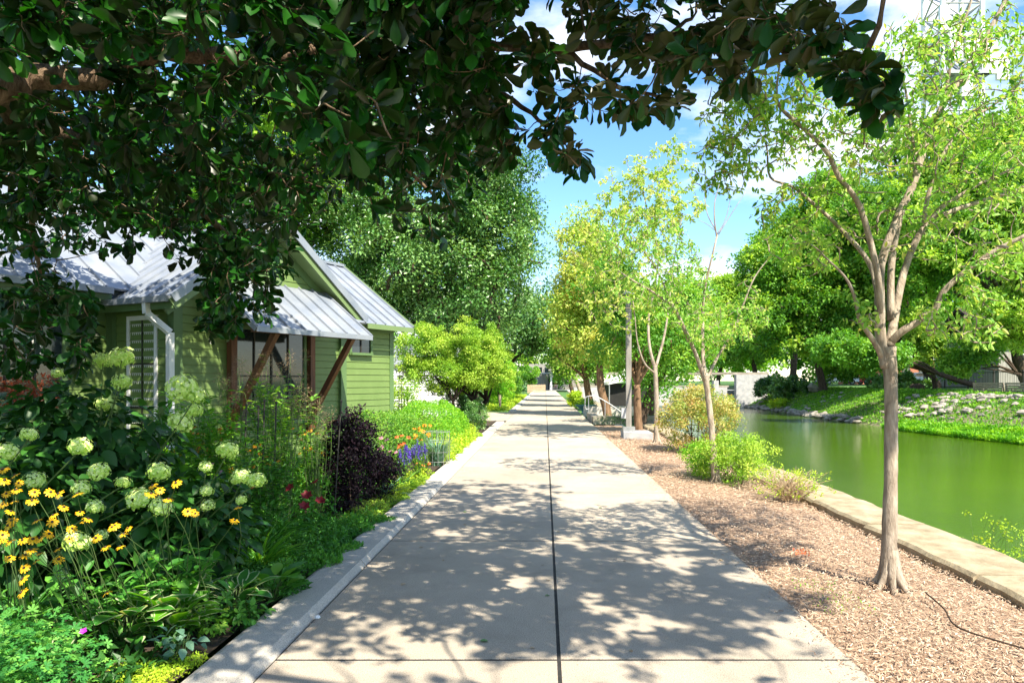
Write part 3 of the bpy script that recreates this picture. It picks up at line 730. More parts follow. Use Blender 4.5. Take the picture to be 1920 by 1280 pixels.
# --- the large-leaved tree over the camera
root = thing('magnolia_tree', 'overhanging large-leaved tree whose dark glossy foliage fills the upper left', 'tree', (-5.2, 1.6, 0))
g = Geo(); nodes = []
limbs = [
 [(-5.2,1.6,0,.30),(-5.15,1.65,1.2,.24),(-5.1,1.8,2.5,.22),(-4.8,1.9,4.0,.18),(-4.3,2.0,5.5,.13),(-3.6,2.0,7.0,.07)],
 [(-5.1,1.8,2.6,.13),(*W(-150,170,3.6),.10),(*W(60,145,4.0),.072),(*W(180,146,4.1),.062),(*W(260,104,4.2),.056),(*W(380,104,4.3),.052),(*W(520,112,4.4),.045),(*W(640,75,4.5),.04),(*W(740,62,4.6),.034),(*W(880,85,4.5),.03),(*W(1050,90,4.3),.025),(*W(1220,70,4.0),.022),(*W(1380,65,3.6),.018),(*W(1500,105,3.2),.014),(*W(1600,140,2.9),.010)],
 [(-5.1,1.75,2.5,.12),(*W(-120,150,4.4),.09),(*W(40,230,5.0),.07),(*W(150,262,5.6),.055),(*W(260,310,6.0),.045),(*W(360,380,6.6),.036),(*W(450,470,7.0),.026),(*W(490,560,7.2),.014)],
 [(*W(520,112,4.4),.035),(*W(620,200,5.0),.028),(*W(730,290,5.6),.02),(*W(820,370,6.0),.012)],
 [(*W(740,62,4.6),.03),(*W(880,150,4.8),.022),(*W(980,200,4.7),.016),(*W(1060,270,4.5),.01)],
 [(*W(1050,90,4.3),.02),(*W(1160,160,4.2),.013),(*W(1260,190,4.2),.008)],
 [(-4.9,1.85,3.6,.12),(-3.8,3.4,4.6,.09),(-2.4,5.0,5.4,.06),(-.6,6.4,6.2,.03)],
 [(-4.6,1.9,4.6,.11),(-2.6,1.4,5.2,.08),(-.4,.6,5.5,.06),(1.8,0,5.4,.035),(3.2,-.3,5.2,.02)],
 [(-4.9,1.8,3.4,.11),(-3.4,.2,4.2,.08),(-1.6,-1.6,4.6,.06),(.6,-3.0,4.8,.04),(2.4,-3.8,4.8,.02)],
 [(-4.7,1.8,4.2,.10),(-2.8,2.4,5.0,.07),(-.6,2.8,5.2,.05),(1.4,3.0,5.2,.03),(2.6,3.4,5.3,.015)],
 [(*W(40,230,5.0),.045),(*W(60,330,5.6),.035),(*W(60,430,6.0),.025),(*W(80,540,6.4),.012)],
 [(-5.0,1.8,3.2,.10),(-5.2,3.8,4.2,.07),(-5.6,6.0,5.0,.05),(-5.2,8.0,5.6,.025)],
]
for l in limbs:
    l = np.array(l); P = spline(l[:, :3], 5); rr = np.interp(np.linspace(0,1,len(P)), np.linspace(0,1,len(l)), l[:,3])
    P[1:-1] += rng.normal(0,.008,(len(P)-2,3)); g.tube(P, rr, 9, jit=.07); nodes += list(P)
bx_ = [0,170,200,260,330,380,510,560,620,700,760,850,880,920,960,1005,1040,1085,1110,1150,1200,1300,1330,1400,1440,1490,1560,1600,1650,1700,1720]
by_ = [560,560,500,470,500,640,610,470,420,400,450,475,400,330,300,270,310,360,300,230,255,245,175,170,90,100,170,225,190,200,90]
def near_anchor(n, x0, x1, dfun, gapp=0.0):
    out = []
    while len(out) < n:
        px = U(x0, x1); yb = np.interp(px, bx_, by_); py = U(-120, yb-18)
        if px < 385 and py > 425 and rng.random() < .72: continue
        if px < 520 and py > 530 and rng.random() < .3: continue
        if 560 < px < 940 and py > 360 and rng.random() < .35: continue
        if px > 1700 and py < 100: continue
        if px < 470 and abs(py-np.interp(px, [40,180,260,440], [148,150,108,108])) < 34 and rng.random() < .9: continue
        if rng.random() < .5 and math.sin(px*.05+py*.021)*math.sin(py*.06-px*.013) > .55: continue
        if 1440 < px and py < np.interp(px, [1440,1560,1600,1720],[-130,10,50,120]): continue
        if 960 < px < 1440 and math.sin(px*.035+1)*math.sin(py*.04+px*.01) > .0 and rng.random() < .9: continue
        if 380 < px < 620 and 160 < py < 290 and math.sin(px*.06)*math.sin(py*.05) > -.45 and rng.random() < .92: continue
        Y = dfun(px, py); p = W(px, py, Y)
        if p[2] > 7.4: continue
        out.append(p)
    return np.array(out)
A1 = near_anchor(1480, -60, 940, lambda x, y: max(3.0, 3.6+(y/600)*3.2+U(-1.0,1.6)))
A6 = np.array([W(U(-20,175)-0, U(535,695), U(5.2,6.8)) for _ in range(75)] + [W(U(380,455), U(440,630), U(6,7.2)) for _ in range(75)] + [W(U(175,385), U(380,500), U(5.8,7.2)) for _ in range(14)])
A1 = np.vstack([A1, A6])
A2 = near_anchor(165, 940, 1440, lambda x, y: 4.2-(x-940)/500*.7+U(-.5,.7))
A3 = near_anchor(36, 1400, 1690, lambda x, y: 3.4-(x-1400)/300*.7+U(-.25,.3))
A4 = np.array([W(U(555,760), U(60,280), U(2.7,3.5)) for _ in range(26)])
# the rest of the crown, above and behind the camera, its leaves laid out by the shade wanted on the near path and garden
out = []
kx, ky = SUN_H/np.linalg.norm(SUN_H)/math.tan(SUN_EL)
while len(out) < 5200:
    gx, gy, h = (U(-2.3, 2.3), U(4.3, 11.2), U(3.6, 7.0)) if rng.random() < .48 else (U(-9, 2.3), U(-3.5, 13), U(3.3, 7.2))
    hs_ = rng.random() < .2
    if hs_: gx, gy, h = U(-9.5,-4.0), U(8.0,13.5), U(3.4,7.2)
    if -5.2 < gx < -2.2 and 3.5 < gy < 8.2 and rng.random() < .6: continue
    if gx > np.interp(gy, [2,5,7,9.5,11.2,12], [1.2,1.5,1.8,1.5,.2,-2.5]) + .35*math.sin(gy*5)+.15: continue
    s = math.sin(gx*3.7+gy*1.1)*math.sin(gy*2.9-gx*1.3)+.5*math.sin(gx*7.1)*math.sin(gy*6.3)
    if gy < 4.9 and -1.5 < gx and s > -.2 and rng.random() < .75: continue
    if not hs_ and s > (.62 if gx > -2 else .3) and rng.random() < .85: continue
    x, y = gx+kx*h, gy+ky*h
    if gx > .2 and y > 3.4: continue
    if y > .3:
        px, py = CX+x*F/y, CY-(h-H)*F/y
        lim = np.interp(px, bx_, by_)
        if py > -60 and not (px < 900 and py < lim-90): continue
    out.append((x, y, h))
A5 = np.array(out)
AA = np.vstack([A1, A4, A2, A3]); n1, n2 = len(A1), len(A1)+len(A4)
dirs = colonize(g, nodes, AA, r0=.0055, k=5, sag=.1)
gc = Geo()
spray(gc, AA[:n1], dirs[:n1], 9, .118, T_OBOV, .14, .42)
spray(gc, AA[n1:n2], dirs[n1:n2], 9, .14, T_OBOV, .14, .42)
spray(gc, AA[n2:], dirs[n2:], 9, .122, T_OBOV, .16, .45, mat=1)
d5 = colonize(g, np.array(nodes)[::2], A5[::3], r0=.010, k=4)
d5 = np.repeat(d5, 3, 0)[:len(A5)]
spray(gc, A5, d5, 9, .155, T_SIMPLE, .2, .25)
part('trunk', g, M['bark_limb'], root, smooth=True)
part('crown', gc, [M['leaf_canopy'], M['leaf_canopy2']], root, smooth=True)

# --- trees of the mulch bed, limbs as they grow in the photograph
def traced(base, Y, limb_px, anchors, nsp, lsize, lm, bm, label, twig=.009, droop=.3, name='tree', tmpl=T_OVAL, spread=.25):
    root = thing(name, label, 'tree', base, 'young trees along the river path'); g = Geo(); nodes = []
    for l in limb_px:
        P0 = []; rr0 = []
        dy = 0
        for q in l['p']:
            dy = q[2] if len(q) > 2 else dy
            P0.append(W(q[0], q[1], Y+dy))
        P = spline(P0, 5); rr = .9*np.interp(np.linspace(0,1,len(P)), np.linspace(0,1,len(l['r'])), l['r'])
        g.tube(P, rr, 12 if rr[0] > .03 else 7, jit=.035 if rr[0] > .03 else .02)
        if not l.get('bare'): nodes += list(P[int(len(P)*l.get('s',.3)):])
    for k in range(7):
        a = k*.9+U(-.2,.2); r0_ = limb_px[0]['r'][0]; bb = np.array(base, float); dv = np.array([math.cos(a), math.sin(a), 0])
        g.tube(spline([bb+dv*r0_*.20+[0,0,.30], bb+dv*r0_*.52+[0,0,.12], bb+dv*r0_*.95+[0,0,.03], bb+dv*r0_*1.5+[0,0,-.03]], 3), np.linspace(r0_*.36, r0_*.16, 10), 7, jit=.06)
    dirs = colonize(g, nodes, anchors, r0=twig, k=4, sag=-.05)
    part('trunk', g, bm, root, smooth=True)
    gc = Geo(); spray(gc, anchors, dirs, nsp, lsize, tmpl, spread, droop, .35); part('crown', gc, lm, root)
    return root
def vol(lobes, n, Y):
    """lobes: (px,py,rx,ry,dy,ry_depth) in photo pixels at distance Y"""
    w = np.array([l[2]*l[3] for l in lobes], float); pk = rng.choice(len(lobes), n, p=w/w.sum()); out = []
    for i in pk:
        l = lobes[i]; u = randdir(1)[0]*rng.random()**.4
        out.append(W(l[0]+u[0]*l[2], l[1]+u[2]*l[3], Y+l[4]+u[1]*l[5]))
    return np.array(out)
k1 = [
 dict(p=[(1668,1112,0),(1667,1085),(1668,1000),(1670,900),(1671,800),(1670,720),(1666,650)], r=[.115,.078,.064,.058,.056,.057,.064], s=1),
 dict(p=[(1662,690,0),(1652,640,.02),(1650,580,.05),(1651,500,.12),(1678,420,.2),(1710,351,.25),(1730,289,.3),(1769,195,.35),(1819,129,.4),(1855,58,.45),(1890,-10,.5),(1925,-110,.6)], r=[.05,.044,.038,.034,.028,.022,.014]),
 dict(p=[(1651,600,.05),(1648,540,-.05),(1640,488,-.1),(1612,387,-.15),(1573,332,-.2),(1550,285,-.25),(1503,238,-.3),(1464,203,-.35),(1456,172,-.35),(1462,120,-.35)], r=[.03,.028,.024,.020,.014,.008]),
 dict(p=[(1648,560,0),(1628,490,.1),(1573,426,.2),(1534,390,.25),(1487,351,.3),(1444,332,.35),(1437,273,.35),(1415,235,.4)], r=[.026,.02,.015,.010,.005]),
 dict(p=[(1668,650,0),(1680,580,.15),(1698,500,.25),(1730,430,.3),(1769,402,.35),(1847,375,.45),(1930,348,.55)], r=[.045,.034,.028,.022,.014]),
 dict(p=[(1722,445,.28),(1760,395,.3),(1827,350,.3),(1880,325,.3),(1930,300,.3)], r=[.018,.014,.008]),
 dict(p=[(1670,600,.1),(1672,490,.2),(1690,400,.3),(1722,312,.4),(1712,270,.4),(1700,180,.4),(1690,110,.4),(1725,20,.5)], r=[.034,.03,.022,.012,.010,.006]),
 dict(p=[(1730,430,.3),(1742,360,.35),(1769,289,.4),(1808,234,.45),(1866,195,.5),(1925,145,.55)], r=[.022,.018,.012,.009]),
 dict(p=[(1672,640,0),(1690,622,-.05),(1722,602,-.1),(1752,580,-.15),(1775,540,-.2),(1850,480,-.3),(1925,440,-.4)], r=[.036,.03,.026,.016]),
 dict(p=[(1655,670,0),(1632,630,-.1),(1612,600,-.15),(1603,560,-.2),(1585,520,-.25),(1540,475,-.3)], r=[.026,.020,.014,.006]),
 dict(p=[(1768,200,.35),(1790,90,.35),(1822,0,.4),(1830,-60,.4)], r=[.016,.011,.008]),
 dict(p=[(1735,290,.3),(1700,380,.3),(1650,400,.3),(1645,440,.3)], r=[.006,.01,.012]),
]
a1 = vol([(1400,180,80,70,.0,.5),(1350,250,60,60,.0,.5),(1500,190,120,95,-.2,.7),(1400,285,110,60,0,.6),(1440,400,70,60,.2,.5),(1600,280,130,140,.2,1.0),(1790,170,150,150,.3,1.0),(1820,330,150,110,.3,1.0),
          (1640,170,110,70,.3,.8),(1520,470,90,70,.2,.7),(1700,430,120,70,.5,.7),(1860,480,100,80,-.2,.8),(1960,250,100,200,.4,1.0),(1620,590,40,35,-.2,.3),(1810,600,100,60,-.3,.5),(1560,100,80,60,0,.5),(1350,330,60,40,.1,.5),(1900,100,60,100,.4,.8),(1760,80,110,50,.2,.7),(1700,250,150,90,.2,.9)], 1220, 5.69)
traced((2.77,5.69,0), 5.69, k1, a1, 10, .060, M['leaf_ygt'], M['bark_pale'], 'large smooth-barked young tree in the right foreground mulch bed', droop=.5)
k2 = [
 dict(p=[(1343,912,0),(1340,890),(1334,800),(1326,730),(1322,700)], r=[.085,.062,.056,.052,.055], s=1),
 dict(p=[(1322,715,0),(1305,665,-.1),(1285,620,-.2),(1262,575,-.3),(1225,548,-.4),(1185,525,-.5),(1160,508,-.5)], r=[.04,.032,.026,.018,.012]),
 dict(p=[(1322,715,0),(1318,660,.1),(1318,600,.2),(1322,540,.2),(1345,440,.2)], r=[.04,.034,.026,.02,.018], s=.1),
 dict(p=[(1344,445,.2),(1340,415,.2),(1340,380,.2),(1348,350,.2),(1352,335,.2)], r=[.016,.009,.005], bare=1),
 dict(p=[(1341,430,.2),(1326,400,.2),(1321,360,.2),(1323,340,.2)], r=[.010,.006,.004], bare=1),
 dict(p=[(1344,440,.2),(1360,412,.2),(1372,362,.2)], r=[.010,.006,.004], bare=1),
 dict(p=[(1347,440,.2),(1372,400,.2),(1398,360,.2)], r=[.009,.006,.004], bare=1),
 dict(p=[(1341,432,.2),(1325,420,.2),(1308,412,.2)], r=[.007,.005,.003], bare=1),
 dict(p=[(1325,712,0),(1345,670,.15),(1372,625,.25),(1392,575,.3),(1415,520,.35),(1445,480,.4)], r=[.032,.024,.02,.014,.008]),
 dict(p=[(1290,640,-.2),(1270,590,0),(1230,505,.3),(1180,430,.5)], r=[.02,.015,.008]),
]
a2 = vol([(1200,450,90,70,0,1.0),(1255,560,70,60,0,.9),(1320,600,80,50,0,1.0),(1400,580,50,60,.3,.7),(1180,540,60,50,-.3,.7),(1350,640,60,30,0,.7),(1290,500,50,50,.3,.7)], 520, 11.5)
traced((2.77,11.5,0), 11.5, k2, a2, 10, .075, M['leaf_ygt'], M['bark_pale'], 'slender young tree with bare forked top twigs rising beside the lime green low bush', droop=.4)
k3 = [
 dict(p=[(1232,835,0),(1231,800),(1231,750),(1229,700),(1228,685)], r=[.10,.075,.07,.065,.07], s=1),
 dict(p=[(1228,690,0),(1218,650,0),(1216,600,.2),(1225,550,.3),(1235,470,.3),(1215,400,.3),(1200,330,.3)], r=[.05,.04,.03,.02,.012]),
 dict(p=[(1229,690,0),(1243,640,.2),(1252,590,.3),(1262,500,.4),(1280,400,.4)], r=[.045,.035,.02,.01]),
 dict(p=[(1228,700,0),(1208,680,-.2),(1195,640,-.3),(1190,590,-.4),(1180,520,-.4)], r=[.03,.025,.018,.012]),
]
a3 = vol([(1200,350,75,75,0,1.2),(1260,300,50,50,.3,1.0),(1150,420,80,70,0,1.3),(1110,470,70,60,0,1.4),(1230,430,80,70,.3,1.4),(1160,560,90,60,0,1.4),(1270,380,60,60,.2,1.2)], 620, 18.9)
traced((2.98,18.9,0), 18.9, k3, a3, 12, .12, M['leaf_yg'], M['bark_pale'], 'thin pale-trunked tree forking in a Y just right of the lamp post', droop=.4)

# --- further trees
def P2(px, py, Y): return W(px, py, Y)
def lob(px, py, Y, rx, ry, rd): 
    c = W(px, py, Y); return (c[0], c[1], c[2], rx*Y/F, rd, ry*Y/F)
tree((2.95,22.4,0), [lob(1180,640,22.4,80,60,1.6), lob(1150,550,22.4,75,60,1.5), lob(1240,640,22.4,50,50,1.2)], 90, .55, 150, .13, M['leaf_mid'], M['bark_brown'], 'brown-trunked leafy tree close behind the lamp post', tr=.15, droop=.3, group='trees beyond the lamp post')
tree((3.6,26.5,0), [lob(1280,650,26.5,70,55,1.8), lob(1240,580,26.5,70,50,1.8), lob(1230,700,26.5,60,55,1.6), lob(1300,600,26.5,60,50,1.5)], 90, .6, 150, .14, M['leaf_mid'], M['bark_dark'], 'dark-trunked shade tree behind the multicoloured bush', tr=.2, group='trees beyond the lamp post')
tree((5.2,34,0), [lob(1225,600,34,70,70,2.5), lob(1290,560,34,60,60,2.2), lob(1250,700,34,80,40,2.2)], 80, .8, 150, .19, M['leaf_far'], M['bark_dark'], 'full green tree standing between the handrail and the river', tr=.25, group='trees beyond the lamp post')
tree((2.9,33,0), [lob(1115,540,33,75,70,2.2), lob(1080,620,33,50,60,1.8), lob(1130,640,33,60,50,2.0), lob(1090,450,33,50,50,1.6), lob(1062,540,33,32,60,1.5)], 170, .7, 170, .17, M['leaf_yg'], M['bark_brown'], 'yellowish green tree over the metal handrail', tr=.22, group='trees beyond the lamp post', droop=.3)
tree((2.86,44.8,0), [lob(1090,660,44.8,50,45,2.2), lob(1070,590,44.8,45,50,2.2), lob(1120,670,44.8,40,40,2), lob(1052,650,44.8,26,45,1.6)], 120, .75, 150, .2, M['leaf_mid'], M['bark_brown'], 'reddish brown trunked tree just past the teal planter', tr=.26, group='trees beyond the lamp post')
tree((2.9,57,0), [lob(1065,640,57,35,50,2.4), lob(1058,690,57,26,25,2)], 70, .8, 140, .24, M['leaf_far'], M['bark_pale'], 'pale-trunked tree second past the teal planter', tr=.2, group='trees beyond the lamp post')
tree((3.0,74,0), [lob(1058,650,74,30,50,2.8), lob(1050,695,74,18,20,2)], 60, .9, 140, .3, M['leaf_far'], M['bark_dark'], 'last leafy tree on the right before the far gate', tr=.25, group='trees beyond the lamp post')
tree((-1.5,160,0), [lob(1000,670,160,60,50,6), lob(960,690,160,60,40,6)], 80, 1.9, 140, .6, M['leaf_far'], M['bark_dark'], 'distant trees behind the far pale building', tr=.4)
tree((9,120,0), [lob(1075,610,120,60,50,5), lob(1130,640,120,60,50,5)], 80, 1.9, 140, .6, M['leaf_far'], M['bark_dark'], 'distant hazy tree mass behind the right-hand row', tr=.4)

# big dark tree beyond the cottage
tree((-6.4,38,0), [lob(680,420,38,120,95,5), lob(800,500,38,140,110,6), lob(920,430,38,90,80,5), lob(960,520,38,70,80,4.5), lob(700,570,38,110,80,5), lob(870,600,38,110,55,5), lob(860,360,38,90,70,5), lob(620,350,38,90,80,5), lob(950,370,38,65,80,4), lob(900,300,38,70,60,4)],
     540, 1.15, 240, .20, M['leaf_dark'], M['bark_dark'], 'massive dark evergreen-looking tree towering behind the cottage roof', tr=.55, droop=.1, shell=.38)
tree((-4.2,58,0), [lob(1000,590,58,50,55,4), lob(960,620,58,50,50,4), lob(1010,640,58,35,35,3)], 90, 1.2, 150, .28, M['leaf_dark'], M['bark_dark'], 'dark rounded tree leaning over the far left of the path', tr=.35)
tree((-12.5,30,0), [lob(520,220,30,100,80,3.5), lob(420,260,30,70,70,3), lob(590,300,30,60,50,3)], 120, .9, 170, .2, M['leaf_bright'], M['bark_dark'], 'bright yellow-green tree glimpsed through the canopy above the cottage', tr=.3)
tree((-18,36,0), [lob(300,420,36,120,90,4), lob(420,380,36,70,70,3), lob(540,400,36,80,80,3)], 130, 1.2, 140, .3, M['leaf_mid'], M['bark_dark'], 'green tree hidden behind the cottage ridge', tr=.3)
tree((-9,75,0), [lob(900,560,75,90,80,6), lob(800,600,75,90,70,6)], 70, 1.8, 140, .45, M['leaf_far'], M['bark_dark'], 'distant green tree behind the massive dark one', tr=.4)

# shrub-like tree with many stems
tree((-3.0,24,0), [lob(800,660,24,62,50,1.1), lob(880,650,24,68,52,1.2), lob(850,695,24,90,28,1.3), lob(925,680,24,36,40,.9), lob(775,690,24,36,26,.8), lob(930,705,24,34,24,.8), lob(850,700,23.2,60,20,.5), lob(850,722,24,88,14,1.1)], 390, .25, 150, .08, M['leaf_bright'], M['bark_black'],
     'spreading multi-stemmed small tree with golden green leaves beyond the hedge', tr=.085, stems=6, spreadb=.8, fork=1.0, name='multi_stem_tree', tmpl=T_SIMPLE, shell=.5)
def bush(c, r, n, nl, size, lm, label, cr=None, tmpl=T_KITE, name='bush', cat='bush', stemm=None, group=None, stems=8, shell=.4, flat=.8, up=.6, droop=.1):
    c = np.array(c, float); r = np.array(r, float); root = thing(name, label, cat, (c[0], c[1], max(0, c[2]-r[2])), group)
    g = Geo(); C = clumps([(*c, *r)], n, shell=shell); b0 = np.array([c[0], c[1], c[2]-r[2]])
    nodes = []
    for k in range(stems):
        e = c + randdir(1, .6)[0]*r*.5; bb = b0+np.array([U(-.25,.25)*r[0], U(-.25,.25)*r[1], -.03]); P = spline([bb, (bb+e)/2+rng.normal(0,.04,3)*r, e], 3)
        g.tube(P, np.linspace(.012, .005, len(P))*max(.6, r[2]*1.5), 5); nodes += list(P)
    colonize(g, nodes, C[::2], r0=.004*max(.7, r[2]), sag=0); part('stem', g, stemm or M['bark_dark'], root, smooth=True)
    g = Geo(); clump_leaves(g, C, cr or r.min()*.3, nl, size, tmpl, flat, up, droop=droop); part('foliage', g, lm, root)
    return root
bush((-2.9,45,1.7), (1.0,3.0,1.8), 90, 90, .14, M['leaf_lime'], 'tall lime green shrub on the left just past the side path')
bush((-3.2,53,1.5), (1.0,3.5,1.7), 70, 90, .16, M['leaf_bright'], 'golden green shrub next along the left of the far path')
bush((-3.4,66,1.6), (1.1,4.5,1.9), 60, 90, .2, M['leaf_mid'], 'mid green shrub far along the left of the path')
bush((-2.9,78,.95), (.75,1.8,1.05), 30, 90, .18, M['leaf_dark'], 'dark round shrub at the far left end by the tan fence')
bush((-6.2,48,2.0), (2.2,3,2.2), 60, 90, .2, M['leaf_mid'], 'broad green shrub behind the wooden posts')
weeds(6000, lambda n: U(37.8, 75, n), lambda n, y: U(-3.6, -1.97, n), .13, 'leaf_chart', 'edge_planting', 'low yellow-green planting along the far left kerb', 'ground cover', zr=.22)
# right bed shrubs
bush((3.60,16.7,.72), (.98,.95,.80), 170, 85, .062, M['leaf_vari'], 'rounded multicoloured cream and bronze shrub between two slim trees', cr=.2, tmpl=T_SIMPLE, shell=.33)
bush((3.08,11.6,.34), (.72,.85,.42), 130, 80, .045, M['leaf_bright'], 'low lime and gold bush around the second slim tree trunk', cr=.16, tmpl=T_SIMPLE)
bush((2.72,12.3,.28), (.35,.5,.34), 50, 80, .045, M['leaf_lime'], 'small fresh green bush left of the second slim tree trunk', cr=.13, tmpl=T_SIMPLE)
# dry twiggy shrub
root = thing('twiggy_shrub', 'half dry shrub with bare tan twigs beside the river wall', 'bush', (3.42, 9.9, 0)); g = Geo(); tips = []
for k in range(230):
    a = U(0, 2*math.pi); r = U(.15, .5); b0 = np.array([3.42+U(-.12,.12), 9.95+U(-.2,.2), 0.0]); e = b0+np.array([math.cos(a)*r*1.0, math.sin(a)*r*1.3, U(.1,.42)])
    P = spline([b0, (b0+e)/2+rng.normal(0,.03,3)+[0,0,.05], e], 3); g.tube(P, np.linspace(.0045,.0018,len(P)), 4, cap=False); tips.append(e)
part('twig', g, M['stem_dry'], root); g = Geo(); tips = np.array(tips)[:130]; spray(g, tips, randdir(len(tips), .4), 8, .04, T_SIMPLE, .12); part('foliage', g, M['leaf_chart'], root)

# far bank trees
FB = [
 ((23.5,60,1.0), [lob(1470,590,60,80,80,4), lob(1440,500,60,60,50,3.5), lob(1530,520,60,70,80,4)], 150, 1.3, 170, .36, 'leaf_far', 'bark_dark', 'broad green tree at the left end of the far bank', .35),
 ((32,58,1.1), [lob(1620,560,58,90,80,4.5), lob(1640,440,58,110,90,5), lob(1560,640,58,60,50,3)], 170, 1.4, 170, .36, 'leaf_far', 'bark_dark', 'tall green tree on the far bank behind the foreground trunk', .4),
 ((28.5,46,1.0), [lob(1640,670,46,60,28,2.5), lob(1570,655,46,50,30,2)], 70, .8, 150, .26, 'leaf_mid', 'bark_dark', 'low dark leafy tree directly behind the foreground trunk', .22),
 ((30,42,1.0), [lob(1900,600,42,100,60,2.6), lob(1960,500,42,90,90,3)], 110, .8, 150, .24, 'leaf_bright', 'bark_dark', 'sunlit tree hanging over the slatted bench at the right edge', .3),
 ((34,50,1.2), [lob(1760,470,50,110,90,4), lob(1860,400,50,110,110,4.5), lob(1940,560,50,60,80,4)], 190, 1.25, 170, .32, 'leaf_far', 'bark_dark', 'large leafy tree in front of the dark house', .45),
 ((27.5,50,1.0), [lob(1740,655,50,35,40,1.6), lob(1715,610,50,35,30,1.6)], 45, .7, 150, .24, 'leaf_bright', 'bark_dark', 'small bright tree drooping right of the foreground trunk', .18),
 ((46,72,1.3), [lob(1880,330,72,130,120,7), lob(1760,330,72,120,110,7), lob(1960,430,72,110,150,7)], 190, 2.0, 170, .5, 'leaf_far', 'bark_dark', 'very tall tree behind the dark house roof', .5),
 ((30,86,1.1), [lob(1500,470,86,90,80,6), lob(1560,400,86,80,80,6), lob(1450,600,86,60,60,5)], 150, 1.8, 160, .5, 'leaf_far', 'bark_dark', 'tall hazy green tree further up the far bank', .45),
 ((26.5,90,1.1), [lob(1425,600,90,50,60,4), lob(1400,660,90,60,30,4)], 80, 1.4, 150, .42, 'leaf_mid', 'bark_dark', 'dark-trunked tree above the bridge end', .4),
 ((36,130,1.3), [lob(1375,550,130,42,36,4), lob(1350,590,130,50,30,5)], 90, 2.0, 150, .6, 'leaf_bright', 'bark_dark', 'small round distant tree under the cloud, left of the far bank trees', .4),
 ((28,115,1.2), [lob(1330,650,115,70,45,6), lob(1400,650,115,60,45,6)], 100, 2.0, 150, .6, 'leaf_lime', 'bark_dark', 'bright distant trees beyond the bridge', .4),
 ((70,110,1.4), [lob(1700,560,110,200,110,8), lob(1880,560,110,150,110,8)], 160, 2.8, 150, .8, 'leaf_mid', 'bark_dark', 'dark distant tree filling in behind the brick building', .5),
]
for b_, L_, n_, cr_, nl_, s_, lm_, bm_, lab, tr_ in FB:
    tree(b_, L_, int(n_*2.7), cr_*.68, int(nl_*.72), s_*.92, M[lm_], M[bm_], lab, tr=tr_, group='trees across the river')
bush((22.8,68,.8), (2.6,4,1.3), 60, 120, .3, M['leaf_dark'], 'dark green shrub spilling over the bridge end wall', stems=4)
bush((21.0,64,-.5), (.9,1.6,.6), 20, 100, .2, M['leaf_chart'], 'yellow-green clump at the waterline by the bridge', stems=3)
bush((27,54,1.3), (2.0,3,1.0), 40, 120, .28, M['leaf_dark'], 'dark green bush on the bank crest behind the boulder', stems=4)
for i, (x, y, w) in enumerate([(60,140,26),(105,120,30),(-40,110,26),(-75,90,26),(-30,160,30),(30,200,40)]):
    tree((x,y,0), [(x-w*.3,y,6,w*.4,5,5), (x+w*.3,y,6.5,w*.4,5,5.5)], 60, 3.0, 150, 1.0, M['leaf_far'], M['bark_dark'], ['distant tree belt right of the bridge','distant tree belt at the far right horizon','distant tree belt left behind the cottage','distant tree belt at the far left horizon','distant tree belt behind the big dark tree','distant tree belt at the very end of the river'][i], tr=.4)

bush((-3.1,25.4,.95), (1.2,.6,1.0), 60, 90, .09, M['leaf_dark'], 'dark leaves added to darken the gaps behind the multi-stemmed tree', tmpl=T_SIMPLE)  # bush put in only so the gaps between the stems look dark
tree((31,62,1.1), [lob(1590,680,62,45,30,2.5), lob(1560,700,62,35,20,2)], 70, 1.0, 170, .3, M['leaf_mid'], M['bark_dark'], 'low-branched tree screening the white parked cars', tr=.2, group='trees across the river')
tree((33,47,1.2), [lob(1840,650,47,50,35,2), lob(1800,690,47,35,20,1.5)], 70, .8, 150, .24, M['leaf_far'], M['bark_dark'], 'low-branched tree directly in front of the iron fence', tr=.2, group='trees across the river')

bush((-2.2,109,2.2), (2.0,1.5,1.7), 40, 90, .3, M['leaf_mid'], 'green shrub behind the tan picket fence at the end of the path')
# ---------------------------------------------------------------- garden
def stems_to(g, base, tips, r=.004, bow=.08, k=4):
    for b0, e in zip(base, tips):
        P = spline([b0, (b0*.45+e*.55)+rng.normal(0,bow*.3,3)+np.array([0,0,bow*.5]), e], 3); g.tube(P, np.linspace(r*1.4, r*.7, len(P)), k, cap=False)
def clumpleaf(g, c, r, n, size, tmpl, up=.3, rndm=None, droop=.1, shell=.6, mat=0):
    c = np.asarray(c, float); u = randdir(n, .25); P = c + u*np.asarray(r)*(rng.random((n,1))**shell); P[:,2] = np.maximum(P[:,2], .02)
    D = unit(u*[1,1,.5]+randdir(n)*.6+[0,0,-droop]); Nn = unit(randdir(n)*.5+[0,0,.8]+u*.4)
    g.leaves(tmpl, P, D, Nn, size*U(.6,1.25,n), rndm, mat)

# hydrangea: three shrubs, flower heads as parts
def head_geo(r, n=130):
    g = Geo(); k = np.arange(n)+.5; ph = np.arccos(1-1.75*k/n); th = np.pi*(1+5**.5)*k
    u = np.stack([np.cos(th)*np.sin(ph), np.sin(th)*np.sin(ph), np.cos(ph)], 1); u = unit(u+rng.normal(0,.12,u.shape))
    lump = 1+.14*np.sin(u[:,0]*4+r)*np.sin(u[:,1]*5)+.1*u[:,2]; P = u*r*(U(.68,1.1,n)*lump)[:,None]*[1.05,1,.82]
    for q in range(4):
        t = unit(np.cross(u, [0.3,0.2,1])); b = np.cross(u, t); a = q*np.pi/2+rng.random(n)*.5
        D = unit(t*np.cos(a)[:,None]+b*np.sin(a)[:,None]+u*.25)
        g.leaves(T_PET, P, D, u, r*.24*U(.7,1.3,n), np.clip(.5+.4*u[:,2]+rng.normal(0,.2,n), 0, 1))
    return g
